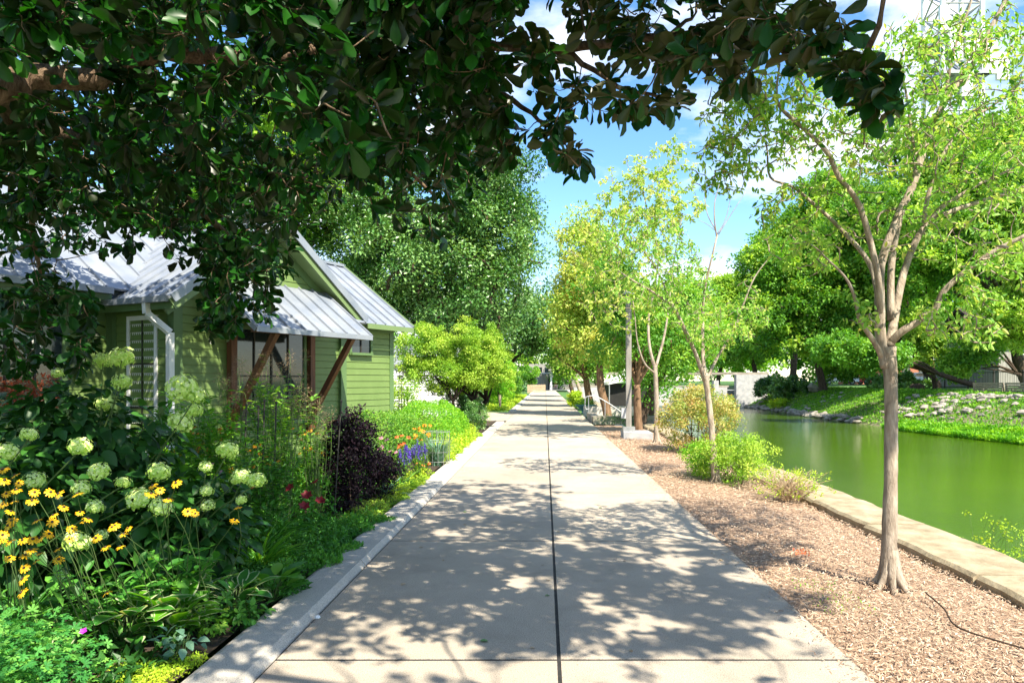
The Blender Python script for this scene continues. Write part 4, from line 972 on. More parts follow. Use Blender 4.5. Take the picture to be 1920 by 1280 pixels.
T_PET = ([(0,0,0), (.42,.5,.08), (0,1,0), (-.42,.5,.08)], [(0,1,2,3)], [0])
heads = [(228,672,24),(193,677,17),(229,717,19),(192,758,15),(340,730,31),(366,742,20),(338,792,24),(366,770,16),(55,816,16),(150,838,22),(13,848,21),(66,901,19),(185,885,20),(152,915,17),(178,951,16),
         (298,886,22),(262,936,24),(300,952,22),(145,1017,24),(190,1003,13),(386,876,13),(426,845,21),(446,897,14),(482,901,18),(455,893,17),(388,921,13),(389,948,14),(452,938,11),(230,905,14),(110,700,12)]
hy = []
for i, (lab, bc, zc, rr, nlf) in enumerate([('tall hydrangea shrub nearest the cottage porch with large lime flower heads', (-3.95,5.9), .95, (.95,.6,.72), 520),
        ('hydrangea shrub at the left edge behind the yellow daisies with pale green flower heads', (-3.9,5.0), .62, (.85,.45,.55), 420),
        ('hydrangea shrub nearest the kerb with small pale flower heads', (-2.85,5.5), .5, (.60,.5,.48), 380)]):
    root = thing('hydrangea_bush', lab, 'bush', (*bc, 0), 'hydrangea shrubs in the flower garden')
    g = Geo(); clumpleaf(g, (*bc, zc), rr, nlf*3, .125, T_BROAD, droop=.35, shell=.45); part('foliage', g, M['leaf_hyd'], root, smooth=True); hy.append((root, bc, []))
protos = [head_geo(1.0).mesh('flower_head', M['hyd_fl']) for _ in range(3)]
for px, py, rp in heads:
    w = 0 if (py < 800 and px > 100) else (2 if px > 370 else 1)
    Y = {0: 5.75, 1: 4.75, 2: 5.2}[w] + U(-.15,.15)
    if px > 230 and w == 1: Y = 4.9
    c = W(px, py, Y); r = rp*Y/F*.88
    root = hy[w][0]; o = link('flower_head', protos[int(rng.integers(3))], root, tuple(c-np.array(root.location))); o.scale = (r, r, r); o.rotation_euler = (U(-.5,.3), U(-.4,.4), U(0,6)); hy[w][2].append(c)
for root, bc, cs in hy:
    g = Geo(); b0 = [np.array([bc[0]+U(-.3,.3), bc[1]+U(-.15,.15), 0]) for _ in cs]; stems_to(g, b0, [c-np.array([0,0,.02]) for c in cs], .006, .15)
    part('stem', g, M['stem'], root)

# daisy-like flowers
def daisy(r, petals=13, droop=.2, cone=True):
    g = Geo(); a = np.linspace(0, 2*np.pi, petals, endpoint=False)+rng.normal(0,.06,petals)
    D = np.stack([np.cos(a), np.sin(a), -droop+rng.normal(0,.12,petals)], 1); T = ([(-.06,.15,0),(.06,.15,0),(.15,.6,-.0),(.09,.95,-.07),(-.09,.95,-.07),(-.15,.6,0)], [(0,1,2,5),(5,2,3,4)], [0,0])
    g.leaves(T, np.zeros((petals,3)), D, np.tile([0,0,1.], (petals,1)), r); return g
dm = [daisy(1.0, 12).mesh('flower', M['yellow']) for _ in range(3)]
gcn = Geo(); gcn.ell((0,0,.06), (.24,.24,.20), 8, 6); cm = gcn.mesh('cone', M['cone'])
def flowers_on(root, pts, r, meshes=None, conemesh=None, tilt=(.5,.45), face=-.6):
    for c in pts:
        rr = r*U(.8,1.15); o = link('flower', meshes[int(rng.integers(len(meshes)))], root, tuple(np.array(c)-np.array(root.location)))
        o.scale = (rr, rr, rr); o.rotation_euler = (U(.1,.9), U(-.5,.5), U(-.6,.6))
        if conemesh is not None: link('cone', conemesh, o)
bes_px = [(8,900),(35,905),(12,925),(30,918),(5,945),(25,940),(65,922),(20,958),(68,975),(60,938),(95,922),(110,925),(145,925),(165,972),(15,985),(5,1002),(22,975),(100,965),(98,978),(120,950),(160,975),(135,990),(92,1000),(42,1012),(58,1030),(5,1012),(75,1036),(42,1085),(40,1110),(18,1045),(48,1040),(108,1028),(110,1048),(68,1050),(210,988),(215,985),(240,990),(232,1000),(225,1024),(198,1025),(180,1008),(45,1064),(16,1015),(62,1010),(75,1008),(130,1010),(150,960),(28,890),(5,880),(286,910),(300,918),(316,935),(283,925),(330,905),(360,955),(366,962),(352,958),(200,1110),(440,975),(446,950)]
for i, (x0, x1, lab, bx0) in enumerate([(-10,58,'black-eyed Susan clump at the left picture edge', -2.95), (58,130,'black-eyed Susan clump second from the left edge, in front of pale hydrangea heads', -2.75), (130,215,'black-eyed Susan clump above the geranium mound', -2.6), (215,300,'black-eyed Susan clump leaning over the hostas', -2.45), (300,460,'few black-eyed Susans among the hydrangea leaves', -2.6)]):
    root = thing('black_eyed_susan', lab, 'flowers', (bx0, 3.95+.25*i, 0), 'black-eyed Susans in the flower garden')
    pts = [W(px, py, 3.75+.12*i+U(-.18,.2)) for px, py in bes_px if x0 <= px < x1]
    flowers_on(root, pts, .031, dm, cm)
    g = Geo(); n = len(pts); b0 = [np.array([bx0+U(-.2,.2), 4.05+.25*i+U(-.15,.15), 0]) for _ in pts]; stems_to(g, b0, [np.array(p)-[0,0,.01] for p in pts], .0025, .1); part('stem', g, M['stem'], root)
    g = Geo(); clumpleaf(g, (bx0, 4.05+.25*i, .28), (.28,.2,.28), 120, .10, T_OVAL, droop=.1); part('foliage', g, M['leaf_garden'], root)

# hostas
def hosta(c, n, size, lab, mats, edge=True, spread=.10, el=(.35,1.1)):
    root = thing('hosta', lab, 'plant', (*c, 0), 'hostas at the front of the garden'); g = Geo(); gs = Geo()
    a = np.linspace(0, 2*np.pi*3, n)+rng.normal(0,.3,n); e = U(el[0], el[1], n); h = .05+.17*rng.random(n)*size/.2
    P = np.stack([c[0]+np.cos(a)*spread*U(.5,1.3,n), c[1]+np.sin(a)*spread*U(.5,1.3,n), h], 1)
    D = np.stack([np.cos(a)*np.cos(e), np.sin(a)*np.cos(e), np.sin(e)*.9], 1); Nn = np.stack([-np.cos(a)*.5, -np.sin(a)*.5, np.ones(n)], 1)
    g.leaves(T_HOSTA if edge else T_HOSTA_G, P, D, Nn, size*U(.7,1.2,n), U(0,.5,n) if edge else rng.random(n))
    stems_to(gs, [np.array([c[0], c[1], 0])]*n, P, .005, .02); part('stem', gs, M['stem'], root); part('foliage', g, mats, root, smooth=True)
HM = [M['hosta'], M['cream']]
hosta((-2.56,4.35), 30, .23, 'variegated hosta with cream leaf edges left of the golden hosta', HM)
hosta((-2.36,4.5), 28, .22, 'golden green hosta clump in the middle of the hostas', [M['leaf_lime'], M['cream']])
hosta((-2.5,4.95), 26, .24, 'variegated hosta standing tallest behind the others', HM, el=(.6,1.3))
hosta((-2.15,4.9), 26, .19, 'hosta with cream edges near the kerb', HM)
hosta((-2.02,5.25), 26, .19, 'plain dark green hosta drooping onto the kerb', [M['hosta']], edge=False)
hosta((-2.75,4.0), 8, .13, 'small hosta with broad white edges beside the geranium', [M['hosta'], M['cream']], el=(.5,1.2))
def plantlet(c, r, n, size, tmpl, lm, lab, name='plant', cat='plant', stems=12, smooth=False, group=None, up=.3):
    root = thing(name, lab, cat, (c[0], c[1], 0), group); g = Geo(); clumpleaf(g, c, r, n, size, tmpl, up); part('foliage', g, M[lm], root, smooth)
    g = Geo(); tips = np.array(c)+randdir(stems, .8)*np.array(r)*.7; tips[:,2] = np.maximum(tips[:,2], .04); stems_to(g, [np.array([c[0]+U(-.2,.2)*r[0], c[1]+U(-.2,.2)*r[1], 0]) for _ in tips], tips, .003, .03); part('stem', g, M['stem'], root)
    return root
r_ = plantlet((-2.75,3.35,.25), (.62,.55,.27), 2600, .05, T_LOBE, 'leaf_ger', 'mounded geranium with lobed leaves and one magenta bloom in the lower left corner', 'geranium')
g = Geo(); c = W(157,1183,3.2); a = np.linspace(0,2*np.pi,5,endpoint=False); g.leaves(T_PET, np.tile(c,(5,1)), np.stack([np.cos(a),np.sin(a)*.6-.3,np.sin(a)*.5+.2],1), np.tile([0,-.7,.7],(5,1)), .02); part('flower', g, M['magenta'], r_)
plantlet((-3.45,3.9,.22), (.5,.5,.24), 900, .055, T_LOBE, 'leaf_ger', 'second geranium mound spreading at the left edge behind the first', 'geranium')
plantlet((-2.13,4.15,.10), (.12,.10,.13), 34, .06, T_BROAD, 'leaf_blue', 'small blue-green seedling in the bare soil before the hostas')
plantlet((-2.2,4.55,.12), (.22,.14,.15), 90, .075, T_LOBE, 'leaf_mid', 'lobed leafy plant below the golden hosta')
plantlet((-1.99,4.72,.10), (.16,.18,.12), 160, .05, T_BROAD, 'leaf_garden', 'round-leaved dark plant tucked against the kerb')
sn = plantlet((-2.03,4.8,.08), (.08,.1,.1), 60, .04, T_SIMPLE, 'leaf_mid', 'little snapdragon with an orange-red bloom beside the kerb', 'snapdragon', 'flowers')
g = Geo(); c = W(455,1158,4.78); clumpleaf(g, c, (.018,.015,.045), 40, .022, T_PET); part('flower', g, M['scarlet'], sn)

# tall middle garden
def tallplant(c, h, w, n, size, lm, lab, tmpl=T_OVAL, name='tall_plant', nst=14, fl=None, flm=None, flr=.02, flpart='flower', cat='plant', group=None, conem=None):
    root = thing(name, lab, cat, (*c, 0), group); tips = []; g = Geo(); gl = Geo()
    for k in range(nst):
        a = U(0, 2*math.pi); e = np.array([c[0]+math.cos(a)*w*U(.2,1), c[1]+math.sin(a)*w*U(.2,1), h*U(.7,1.05)]); b0 = np.array([c[0]+U(-.08,.08), c[1]+U(-.08,.08), 0])
        P = spline([b0, (b0+e)/2+rng.normal(0,.03,3), e], 4); g.tube(P, np.linspace(.005,.002,len(P)), 4, cap=False); tips.append(e)
        m = max(3, n//nst); t = rng.random(m)**.8*(len(P)-1); i = t.astype(int).clip(0, len(P)-2); Q = P[i]+(P[i+1]-P[i])*(t-i)[:,None]
        D = unit(randdir(m)*[1,1,.35]+[0,0,.25]); gl.leaves(tmpl, Q, D, unit(randdir(m)*.3+[0,0,1]), size*U(.6,1.2,m))
    part('stem', g, M['stem'], root); part('foliage', gl, M[lm], root)
    return root, np.array(tips)
T_FINE = ([(0,0,0),(.05,.5,0),(0,1,-.1),(-.05,.5,0)], [(0,1,2,3)], [0])
mid = [((-3.6,7.3),1.50,.5,1100,.10,'leaf_grass','feathery green plant in the middle of the bed before the brown post'),
       ((-3.1,8.2),1.75,.5,1100,.09,'leaf_mid','tallest leafy plant in front of the awning window'),
       ((-4.3,7.4),1.35,.5,800,.12,'leaf_garden','bushy dark green plant between the hydrangea and the porch'),
       ((-4.3,9.0),1.1,.5,700,.12,'leaf_mid','leafy plant against the clapboard wall under the awning'),
       ((-2.75,7.0),.95,.35,800,.09,'leaf_garden','leafy green plant left of the plum-coloured shrub'),
       ((-3.2,6.5),.85,.4,800,.08,'leaf_grass','grassy green plant right of the hydrangea heads'),
       ((-3.2,9.6),1.15,.45,800,.10,'leaf_mid','broad leafy plant behind the plum-coloured shrub'),
       ((-2.6,6.4),.55,.3,700,.07,'leaf_garden','low leafy plant in front of the dark red daylilies'),
       ((-5.2,7.0),1.15,.6,600,.12,'leaf_garden','dark leafy plant below the porch downspout'),
       ((-5.9,8.6),1.15,.7,600,.13,'leaf_hyd','dark broad-leaved plant under the left cottage window'),
       ((-4.0,8.1),1.45,.45,900,.10,'leaf_grass','bright feathery plant just right of the tall hydrangea heads'),
       ((-3.4,8.9),1.55,.45,900,.10,'leaf_mid','tall green plant under the middle of the awning'),
       ((-4.6,8.6),1.2,.45,700,.11,'leaf_grass','light green plant by the cottage corner downspout'),
       ((-3.0,7.3),1.2,.4,800,.08,'leaf_grass','airy bright green plant before the shorter seed heads'),
       ((-2.9,10.8),.75,.35,600,.08,'leaf_mid','leafy plant by the lit cottage corner')]
alltips = []
for c, h, w, n, s, lm, lab in mid:
    alltips.append(tallplant(c, h, w, n, s, lm, lab, T_OVAL if s > .085 else T_SIMPLE))
# orange-yellow rudbeckia band
om = [daisy(1.0, 9, .35).mesh('flower', M['orange']) for _ in range(2)]
for c, h, nfl, lab in [((-3.75,8.0),1.10,26,'patch of small amber daisies among feathery green stems'), ((-4.2,8.4),1.05,24,'amber daisies nearest the cottage corner post'), ((-2.9,9.0),1.05,22,'amber daisies just behind the plum-coloured shrub'), ((-3.3,7.6),.95,20,'amber daisies left of the brown seed heads')]:
    root, tips = tallplant(c, h, .42, 420, .08, 'leaf_grass', lab, T_SIMPLE, 'amber_daisy', nfl, cat='flowers', group='amber daisies mid garden')
    flowers_on(root, tips, .033, om, cm)
# brown feathery seed heads
for c, h, lab in [((-2.95,7.9),1.95,'tall grassy plant with brown feathery seed heads in front of the awning strut'), ((-3.75,8.6),1.85,'brown seed-head plant under the left awning bracket'), ((-2.65,8.2),1.55,'shorter brown seed-head plant near the plum shrub')]:
    root, tips = tallplant(c, h, .32, 260, .09, 'leaf_grass', lab, T_FINE, 'seed_head_plant', 16)
    g = Geo()
    for t in tips: clumpleaf(g, t-np.array([0,0,.04]), (.07,.07,.11), 110, .028, T_FINE, shell=.7)
    part('seed_head', g, M['dry'], root)
# daylilies, dark red
lil = Geo(); a = np.linspace(0, 2*np.pi, 6, endpoint=False); lil.leaves(T_PET, np.zeros((6,3)), np.stack([np.cos(a), np.sin(a), np.full(6,.45)], 1), np.tile([0,0,1.],(6,1)), 1.0); lm_ = [lil.mesh('flower', M['maroon'])]
root, tips = tallplant((-2.85,6.55), .8, .3, 200, .22, 'leaf_grass', 'daylily with dark red blooms in the middle of the bed', T_BLADE, 'daylily', 7, cat='flowers')
flowers_on(root, [W(545,915,6.4), W(575,930,6.4), W(592,905,6.5), W(600,940,6.4), W(482,912,6.5), W(570,950,6.3), W(112+360,1145,5.2)][:6], .06, lm_)
def strap(c, n, size, lm, lab, name='grass_clump', cat='plant', tmpl=T_STRAP, el=(.7,1.4), group=None):
    root = thing(name, lab, cat, (*c, 0), group); g = Geo(); a = U(0, 2*np.pi, n); e = U(el[0], el[1], n)
    P = np.stack([c[0]+rng.normal(0,.04,n), c[1]+rng.normal(0,.04,n), np.full(n,.01)], 1); D = np.stack([np.cos(a)*np.cos(e), np.sin(a)*np.cos(e), np.sin(e)], 1)
    g.leaves(tmpl, P, D, np.stack([-np.cos(a)*.8, -np.sin(a)*.8, np.full(n,.6)], 1), size*U(.6,1.15,n)); part('foliage', g, M[lm], root); return root
strap((-2.45,6.15), 90, .42, 'leaf_grass', 'bright green arching daylily leaves above the kerb groundcover')
strap((-2.75,6.9), 120, .5, 'leaf_garden', 'dark grassy clump under the red daylilies')
strap((-2.25,9.9), 90, .42, 'leaf_blue', 'blue-green strap-leaved clump by the yellow stonecrop', el=(.4,1.2))
strap((-2.2,10.6), 80, .4, 'leaf_mid', 'broad strappy green clump below the blue salvia', el=(.4,1.1))
strap((-2.07,13.6), 260, .62, 'leaf_blue', 'silvery blue ornamental grass inside a wire ring', el=(1.0,1.45), tmpl=T_BLADE)
strap((-3.35,11.8), 26, .9, 'leaf_blue', 'single tall arching corn-like plant by the cottage corner', el=(1.0,1.5), tmpl=T_STRAP)
strap((-3.4,4.6), 70, .45, 'leaf_garden', 'dark grassy clump hidden among the yellow daisies')
# plum shrub
bush((-2.42,8.8,.66), (.32,.40,.66), 100, 80, .05, M['leaf_plum'], 'tall blackish purple ninebark shrub near the kerb', cr=.15, tmpl=T_SIMPLE, shell=.4)
bush((-2.3,9.7,.36), (.26,.30,.32), 50, 70, .05, M['leaf_plum'], 'smaller dark purple shrub behind the tall plum one', cr=.13, tmpl=T_SIMPLE)
# salvia
for c, lab in [((-2.18,10.9),'blue salvia spikes on the left, nearest the plum shrub'), ((-2.08,11.6),'blue salvia spikes on the right by the orange flowers')]:
    root, tips = tallplant(c, .55, .16, 420, .05, 'leaf_mid', lab, T_SIMPLE, 'salvia', 12, cat='flowers', group='blue salvias'); g = Geo()
    for t in tips: g.tube([t-np.array([0,0,.08]), t+np.array([0,0,.13])], .004, 4); clumpleaf(g, t+np.array([0,0,.04]), (.022,.022,.11), 60, .022, T_PET)
    part('flower_spike', g, M['purple'], root)
zm = {k: [daisy(1.0, 9, .25).mesh('flower', M[k])] for k in ('scarlet','orange','pink','yellow')}
for c, h, k, nfl, lab in [((-2.5,12.3),.72,'scarlet',9,'red-orange blanket flowers behind the blue salvia'), ((-2.25,12.9),.82,'orange',12,'orange coneflowers beside the wire-ringed grass'), ((-2.55,11.3),.72,'pink',8,'pink and coral flowers just behind the dark purple shrub'), ((-2.1,12.2),.25,'scarlet',3,'small coral flower close to the kerb')]:
    root, tips = tallplant(c, h, .2, 260, .06, 'leaf_mid', lab, T_SIMPLE, 'coneflower', nfl, cat='flowers', group='coneflowers near the kerb'); flowers_on(root, tips, .045, zm[k], cm)
root, tips = tallplant((-2.75,6.0), .95, .22, 60, .05, 'leaf_mid', 'thin-stemmed plant with mauve buds beside the pale hydrangea heads', T_SIMPLE, 'bergamot', 4, cat='flowers'); flowers_on(root, tips, .022, zm['pink'])
root, tips = tallplant((-3.0,6.1), .8, .3, 100, .05, 'leaf_grass', 'pale yellow snapdragon spikes behind the small hydrangea heads', T_SIMPLE, 'snapdragon', 8, cat='flowers'); flowers_on(root, tips, .025, [daisy(1.,6,-.6).mesh('flower', M['hyd_fl'])])
# groundcovers
def cover(n, x0, x1, y0, y1, z, zr, size, lm, name, lab, tmpl=T_SIMPLE, edge=.12):
    yy = U(y0, y1, n); e = x1+edge*np.sin(yy*4.1)*.5+edge*np.sin(yy*9.3+1)*.5; xx = x0+(e-x0)*rng.random(n)**.75
    hump = .5+.5*np.sin(xx*7+yy*5)*np.sin(yy*8-xx*3); P = np.stack([xx, yy, z+zr*rng.random(n)*(.4+hump)], 1)
    P[:,2] = np.where(xx > CUL, np.maximum(P[:,2]*.6, .075), P[:,2]); g = Geo()
    g.leaves(tmpl, P, randdir(n,.4), unit(randdir(n)*.6+[0,0,.8]), size*U(.6,1.25,n), np.clip(hump*.6+rng.random(n)*.4,0,1)); return struct(name, g, M[lm], 'stuff', lab, 'ground cover')
cover(3800, -2.45, -1.96, 3.5, 4.15, .02, .05, .020, 'leaf_chart', 'golden_stonecrop', 'tiny yellow-green stonecrop carpet at the bottom kerb corner')
cover(12500, -2.75, -1.86, 5.2, 8.2, .02, .14, .040, 'leaf_garden', 'kerb_groundcover', 'low blue-green groundcover creeping over the kerb', edge=.16)
cover(4200, -2.4, -1.93, 8.0, 9.8, .01, .07, .03, 'leaf_bright', 'moss_patch', 'mossy green-gold groundcover at the foot of the plum shrub')
cover(5200, -2.35, -1.92, 9.7, 12.2, .02, .12, .032, 'leaf_chart', 'yellow_groundcover', 'bright yellow groundcover beside the kerb below the salvia')
cover(5200, -2.6, -1.9, 14.0, 20.5, .02, .30, .07, 'leaf_chart', 'golden_edge', 'golden green foliage spilling along the kerb before the hedge')
cover(15000, -6.5, -2.5, 5.2, 12.5, .02, .35, .085, 'leaf_garden', 'understorey', 'dark tangled leaves between the garden plants')
# hedges
def hedge(c, r, n, lm, lab):
    root = thing('clipped_hedge', lab, 'hedge', (c[0], c[1], 0), 'clipped hedges by the cottage'); g = Geo()
    u = randdir(n, .3); u[:,2] = np.abs(u[:,2]); P = np.array([c[0],c[1],0])+np.sign(u)*np.abs(u)**.75*np.array(r)*(1-.14*rng.random((n,1))**2)*(1+.05*np.sin(u[:,:1]*9)*np.sin(u[:,1:2]*8))
    g.leaves(T_SIMPLE, P, unit(u*.6+randdir(n)*.8), unit(u+randdir(n)*.5), .055*U(.6,1.2,n)); part('foliage', g, M[lm], root)
    g = Geo(); tips = [np.array([c[0],c[1],0])+randdir(1,.5)[0]*np.array(r)*.75 for _ in range(30)]; tips = [np.array([t[0],t[1],abs(t[2])]) for t in tips]; stems_to(g, [np.array([c[0]+U(-.2,.2),c[1]+U(-.2,.2),0]) for _ in tips], tips, .01); part('stem', g, M['bark_dark'], root)
hedge((-3.35,14.6), (1.05,.8,1.02), 13000, 'leaf_mid', 'rounded clipped hedge in front of the lit cottage corner')
hedge((-2.95,18.2), (.95,1.7,1.12), 16000, 'leaf_lime', 'longer rounded clipped hedge nearer the multi-stemmed tree')
bush((-2.3,23.3,.45), (.38,1.2,.5), 60, 80, .06, M['leaf_dark'], 'dark purple-green clump at the end of the kerb', tmpl=T_SIMPLE)
bush((-3.7,18.6,1.0), (.55,.6,.95), 60, 45, .07, M['leaf_bright'], 'loose yellow-green climber on and around the wire trellis', tmpl=T_SIMPLE, stems=10)
bush((-4.9,21.5,.8), (1.2,1.2,.8), 60, 50, .09, M['leaf_bright'], 'pale green garden plants in front of the white outbuilding', tmpl=T_SIMPLE)
cover(5000, -5.5, -2.2, 19.5, 28.8, .02, .35, .08, 'leaf_bright', 'far_bed', 'light green mixed planting in the bed beyond the hedges')
# spray of reddish-leaved shrub at left behind the window
bush((-6.3,8.3,1.5), (.75,.5,.22), 46, 36, .05, M['leaf_red'], 'rust-red leafed shrub tips in front of the left cottage window', tmpl=T_SIMPLE, cr=.13)
# stakes, trellis, wire ring
for i, (px, pt, pb, lab) in enumerate([(462,760,855,'leftmost of the dark iron garden stakes'),(485,762,850,'second dark iron garden stake from the left'),(496,752,845,'middle dark iron garden stake'),(518,755,820,'fourth dark iron garden stake, before the seed heads'),(640,752,855,'lone leaning iron garden stake left of the plum shrub')]):
    Y = 7.4 if i < 4 else 8.3; a = W(px, pt, Y); b0 = W(px-(4 if i < 4 else 12), pb, Y); b0[2] = 0; b0[1] -= .05; g = Geo(); g.tube([b0, a], .008, 6); g.ell(a, (.014,.014,.02), 6, 5)
    solo('garden_stake', g, M['iron'], tuple(b0), lab, 'garden stake', 'iron stakes in the flower bed')
root = thing('wire_trellis', 'wrought wire trellis with curled tops beside the lit clapboard wall', 'trellis', (-3.45,15.6,0)); g = Geo()
for dx in (0, .22, .44):
    for dy in (0, .3):
        x, y = -3.62+dx, 15.45+dy; h = 1.95-.25*abs(dx-.1); g.tube(spline([(x,y,0),(x,y,h*.6),(x,y,h-.12),(x+.03,y,h),(x+.09,y,h-.02),(x+.09,y,h-.09)], 4), .006, 5, cap=False)
part('upright', g, M['iron'], root); g = Geo()
for z in (.4,.8,1.2,1.6): g.tube([(-3.62,15.45,z),(-3.18,15.45,z),(-3.18,15.75,z),(-3.62,15.75,z),(-3.62,15.45,z)], .004, 5)
part('hoop', g, M['iron'], root)
g = Geo()
for z in (.12,.30,.50,.68): g.tube([(-2.07+.24*math.cos(t), 13.6+.24*math.sin(t), z) for t in np.linspace(0,2*np.pi,20)], .004, 4)
for t in np.linspace(0, 2*np.pi, 14, endpoint=False): g.tube([(-2.07+.24*math.cos(t),13.6+.24*math.sin(t),0),(-2.07+.24*math.cos(t),13.6+.24*math.sin(t),.7)], .003, 4)
solo('wire_plant_ring', g, M['metal'], (-2.07,13.6,0), 'galvanised wire support ring around the silvery blue grass', 'plant support')
# weeds at the water side of the wall
def tuft(cx, cy, n, lab):
    root = thing('wall_weed', lab, 'plant', (cx, cy, -.2), 'weeds outside the river wall'); g = Geo(); tips = []
    for k in range(n):
        b0 = np.array([cx+U(-.1,.15), cy+U(-.5,.5), -.35]); e = b0+np.array([U(-.1,.3), U(-.25,.25), U(.4,.62)]); g.tube(spline([b0,(b0+e)/2+[0,0,.06],e],3), .002, 4, cap=False); tips.append(e); tips.append((b0+e)/2+[0,0,.06])
    part('stem', g, M['stem'], root); g = Geo(); tips = np.array(tips); spray(g, tips, randdir(len(tips), .5), 7, .035, T_SIMPLE, .1); part('foliage', g, M['leaf_chart'], root)
tuft(4.5,7.0,26,'yellow-green weed beyond the river wall, left of two'); tuft(4.5,6.0,26,'yellow-green weed beyond the river wall, right of two by the picture edge')

cover(1500, -3.4, -2.15, 3.7, 5.3, .01, .12, .075, 'leaf_hyd', 'front_understorey', 'low dark leaves between the hostas and daisies')
# ---------------------------------------------------------------- street furniture and far things
# lamp post
lp = thing('lamp_post', 'square grey lamp post on a pale concrete footing right of the path', 'lamp post', (2.44,20.7,0))
g = Geo(); c = W(1178, 820, 20.7); g.box8([(2.24,20.2,-.05),(3.05,20.05,-.05),(3.05,21.0,-.05),(2.24,21.0,-.05),(2.24,20.2,.2),(3.05,20.05,.17),(3.05,21.0,.19),(2.24,21.0,.2)]); part('footing', g, M['concrete'], lp)
g = Geo(); g.box((2.42,20.55,.26), (.34,.34,.14)); part('base_plate', g, M['metal'], lp)
g = Geo(); g.box((2.42,20.55,2.2), (.15,.15,3.9)); part('post', g, M['galv'], lp)
g = Geo(); g.box((2.42,20.55,4.2), (.30,.30,.10)); g.prism([(2.22,20.35,4.45),(2.62,20.35,4.45),(2.62,20.75,4.45),(2.22,20.75,4.45)], (0,0,.06)); part('lamp_head', g, M['metal'], lp)
g = Geo(); g.box((2.27,20.5,.72), (.13,.12,.30)); part('outlet_box', g, M['concrete'], lp)
# steps down to the river terrace
st = thing('low_wall', 'low dark planter wall with ivy facing the camera beside the steps', 'wall', (1.85,27.3,0))
g = Geo(); g.box((3.1,27.4,.14), (2.5,.35,.32)); g.box((1.98,29.2,.13), (.3,3.5,.30)); part('masonry', g, M['stone_grey'], st)
g = Geo(); clumpleaf(g, (3.1,27.2,.2), (1.3,.12,.28), 1600, .05, T_SIMPLE); part('ivy', g, M['leaf_garden'], st)
g = Geo(); g.box((3.5,34.2,.18), (3.3,.35,.50)); solo('stair_parapet', g, M['curb'], (3.4,34,0), 'sunlit pale concrete parapet on the far side of the steps', 'wall')
g = Geo()
for k in range(5): g.box((2.25+.45*k+.25, 31.0, -.02-.14*k-.2), (.46,6.4,.42))
solo('river_steps', g, M['curb'], (3.2,31.0,0), 'pale concrete steps leading down from the path to the river terrace', 'steps')
hr = thing('handrail', 'curved galvanised handrail at the top of the river steps', 'handrail', (1.87,31,0))
g = Geo(); g.tube(spline([(1.94,31,.32+.12),(1.80,31,.42),(1.75,31,.55),(1.76,31,.85),(1.84,31,.97),(2.1,31,1.0),(2.35,31,.92),(2.9,31,.60),(3.4,31,.25)], 5), .022, 8); part('rail', g, M['metal'], hr)
for x, z0, z1 in ((1.90,.02,.97),(2.62,-.2,.76)): g = Geo(); g.tube([(x,31,z0),(x,31,z1)], .02, 8); part('post', g, M['metal'], hr)
# planter
pl = thing('planter_bowl', 'wide dark teal planter bowl of trailing greenery at the path edge', 'planter', (2.05,35.5,0))
def lathe(g, c, prof_, k=20):
    V = [(c[0]+r*math.cos(t), c[1]+r*math.sin(t), c[2]+z) for r, z in prof_ for t in np.linspace(0,2*np.pi,k,endpoint=False)]; n = len(prof_)
    g.faces(V, [(i*k+j, i*k+(j+1) % k, (i+1)*k+(j+1) % k, (i+1)*k+j) for i in range(n-1) for j in range(k)] + [tuple(range(k))[::-1], tuple(range((n-1)*k, n*k))])
g = Geo(); lathe(g, (2.05,35.5,0), [(.22,0),(.26,.05),(.2,.1),(.32,.25),(.52,.42),(.56,.46),(.5,.47),(.45,.42)]); part('bowl', g, M['teal'], pl, smooth=True)
g = Geo(); clumpleaf(g, (2.05,35.5,.58), (.55,.5,.2), 700, .09, T_SIMPLE); part('foliage', g, M['leaf_mid'], pl)
bush((1.75,40.5,.55), (.45,.6,.5), 40, 70, .12, M['leaf_chart'], 'bright yellow-green clump just past the teal planter')
# pergola-like patio canopy seen right of the handrail
pc = thing('patio_canopy', 'pale sloping canopy roof over a dark opening right of the handrail', 'canopy', (5.2,44,0))
g = Geo(); g.box8([(3.8,43,1.42),(7.0,43,2.1),(7.0,48,2.1),(3.8,48,1.42),(3.9,43,1.55),(7.0,43,2.9),(7.0,48,2.9),(3.9,48,1.55)]); part('roof', g, M['glass_roof'], pc)
g = Geo(); g.box((5.4,45,.75), (3.0,3,1.5)); part('dark_opening', g, M['dark'], pc)  # near-black block stands in for the shade of the opening under the roof
for x in (3.9, 6.9): g = Geo(); g.tube([(x,43.1,0),(x,43.1,1.6)], .04, 8); part('post', g, M['metal'], pc)
# wooden posts on the left past the side path
for x, y, lab in ((-3.75,39.5,'leftmost of three short wooden posts past the side path'),(-3.35,39.0,'middle and stoutest of three short wooden posts'),(-2.55,40,'rightmost of three short wooden posts, nearest the path')):
    g = Geo(); g.tube([(x,y,0),(x+.01,y,.45),(x,y,.86)], [.075,.07,.07], 9, jit=.03); solo('wooden_post', g, M['timber'], (x,y,0), lab, 'post', 'wooden posts past the side path')
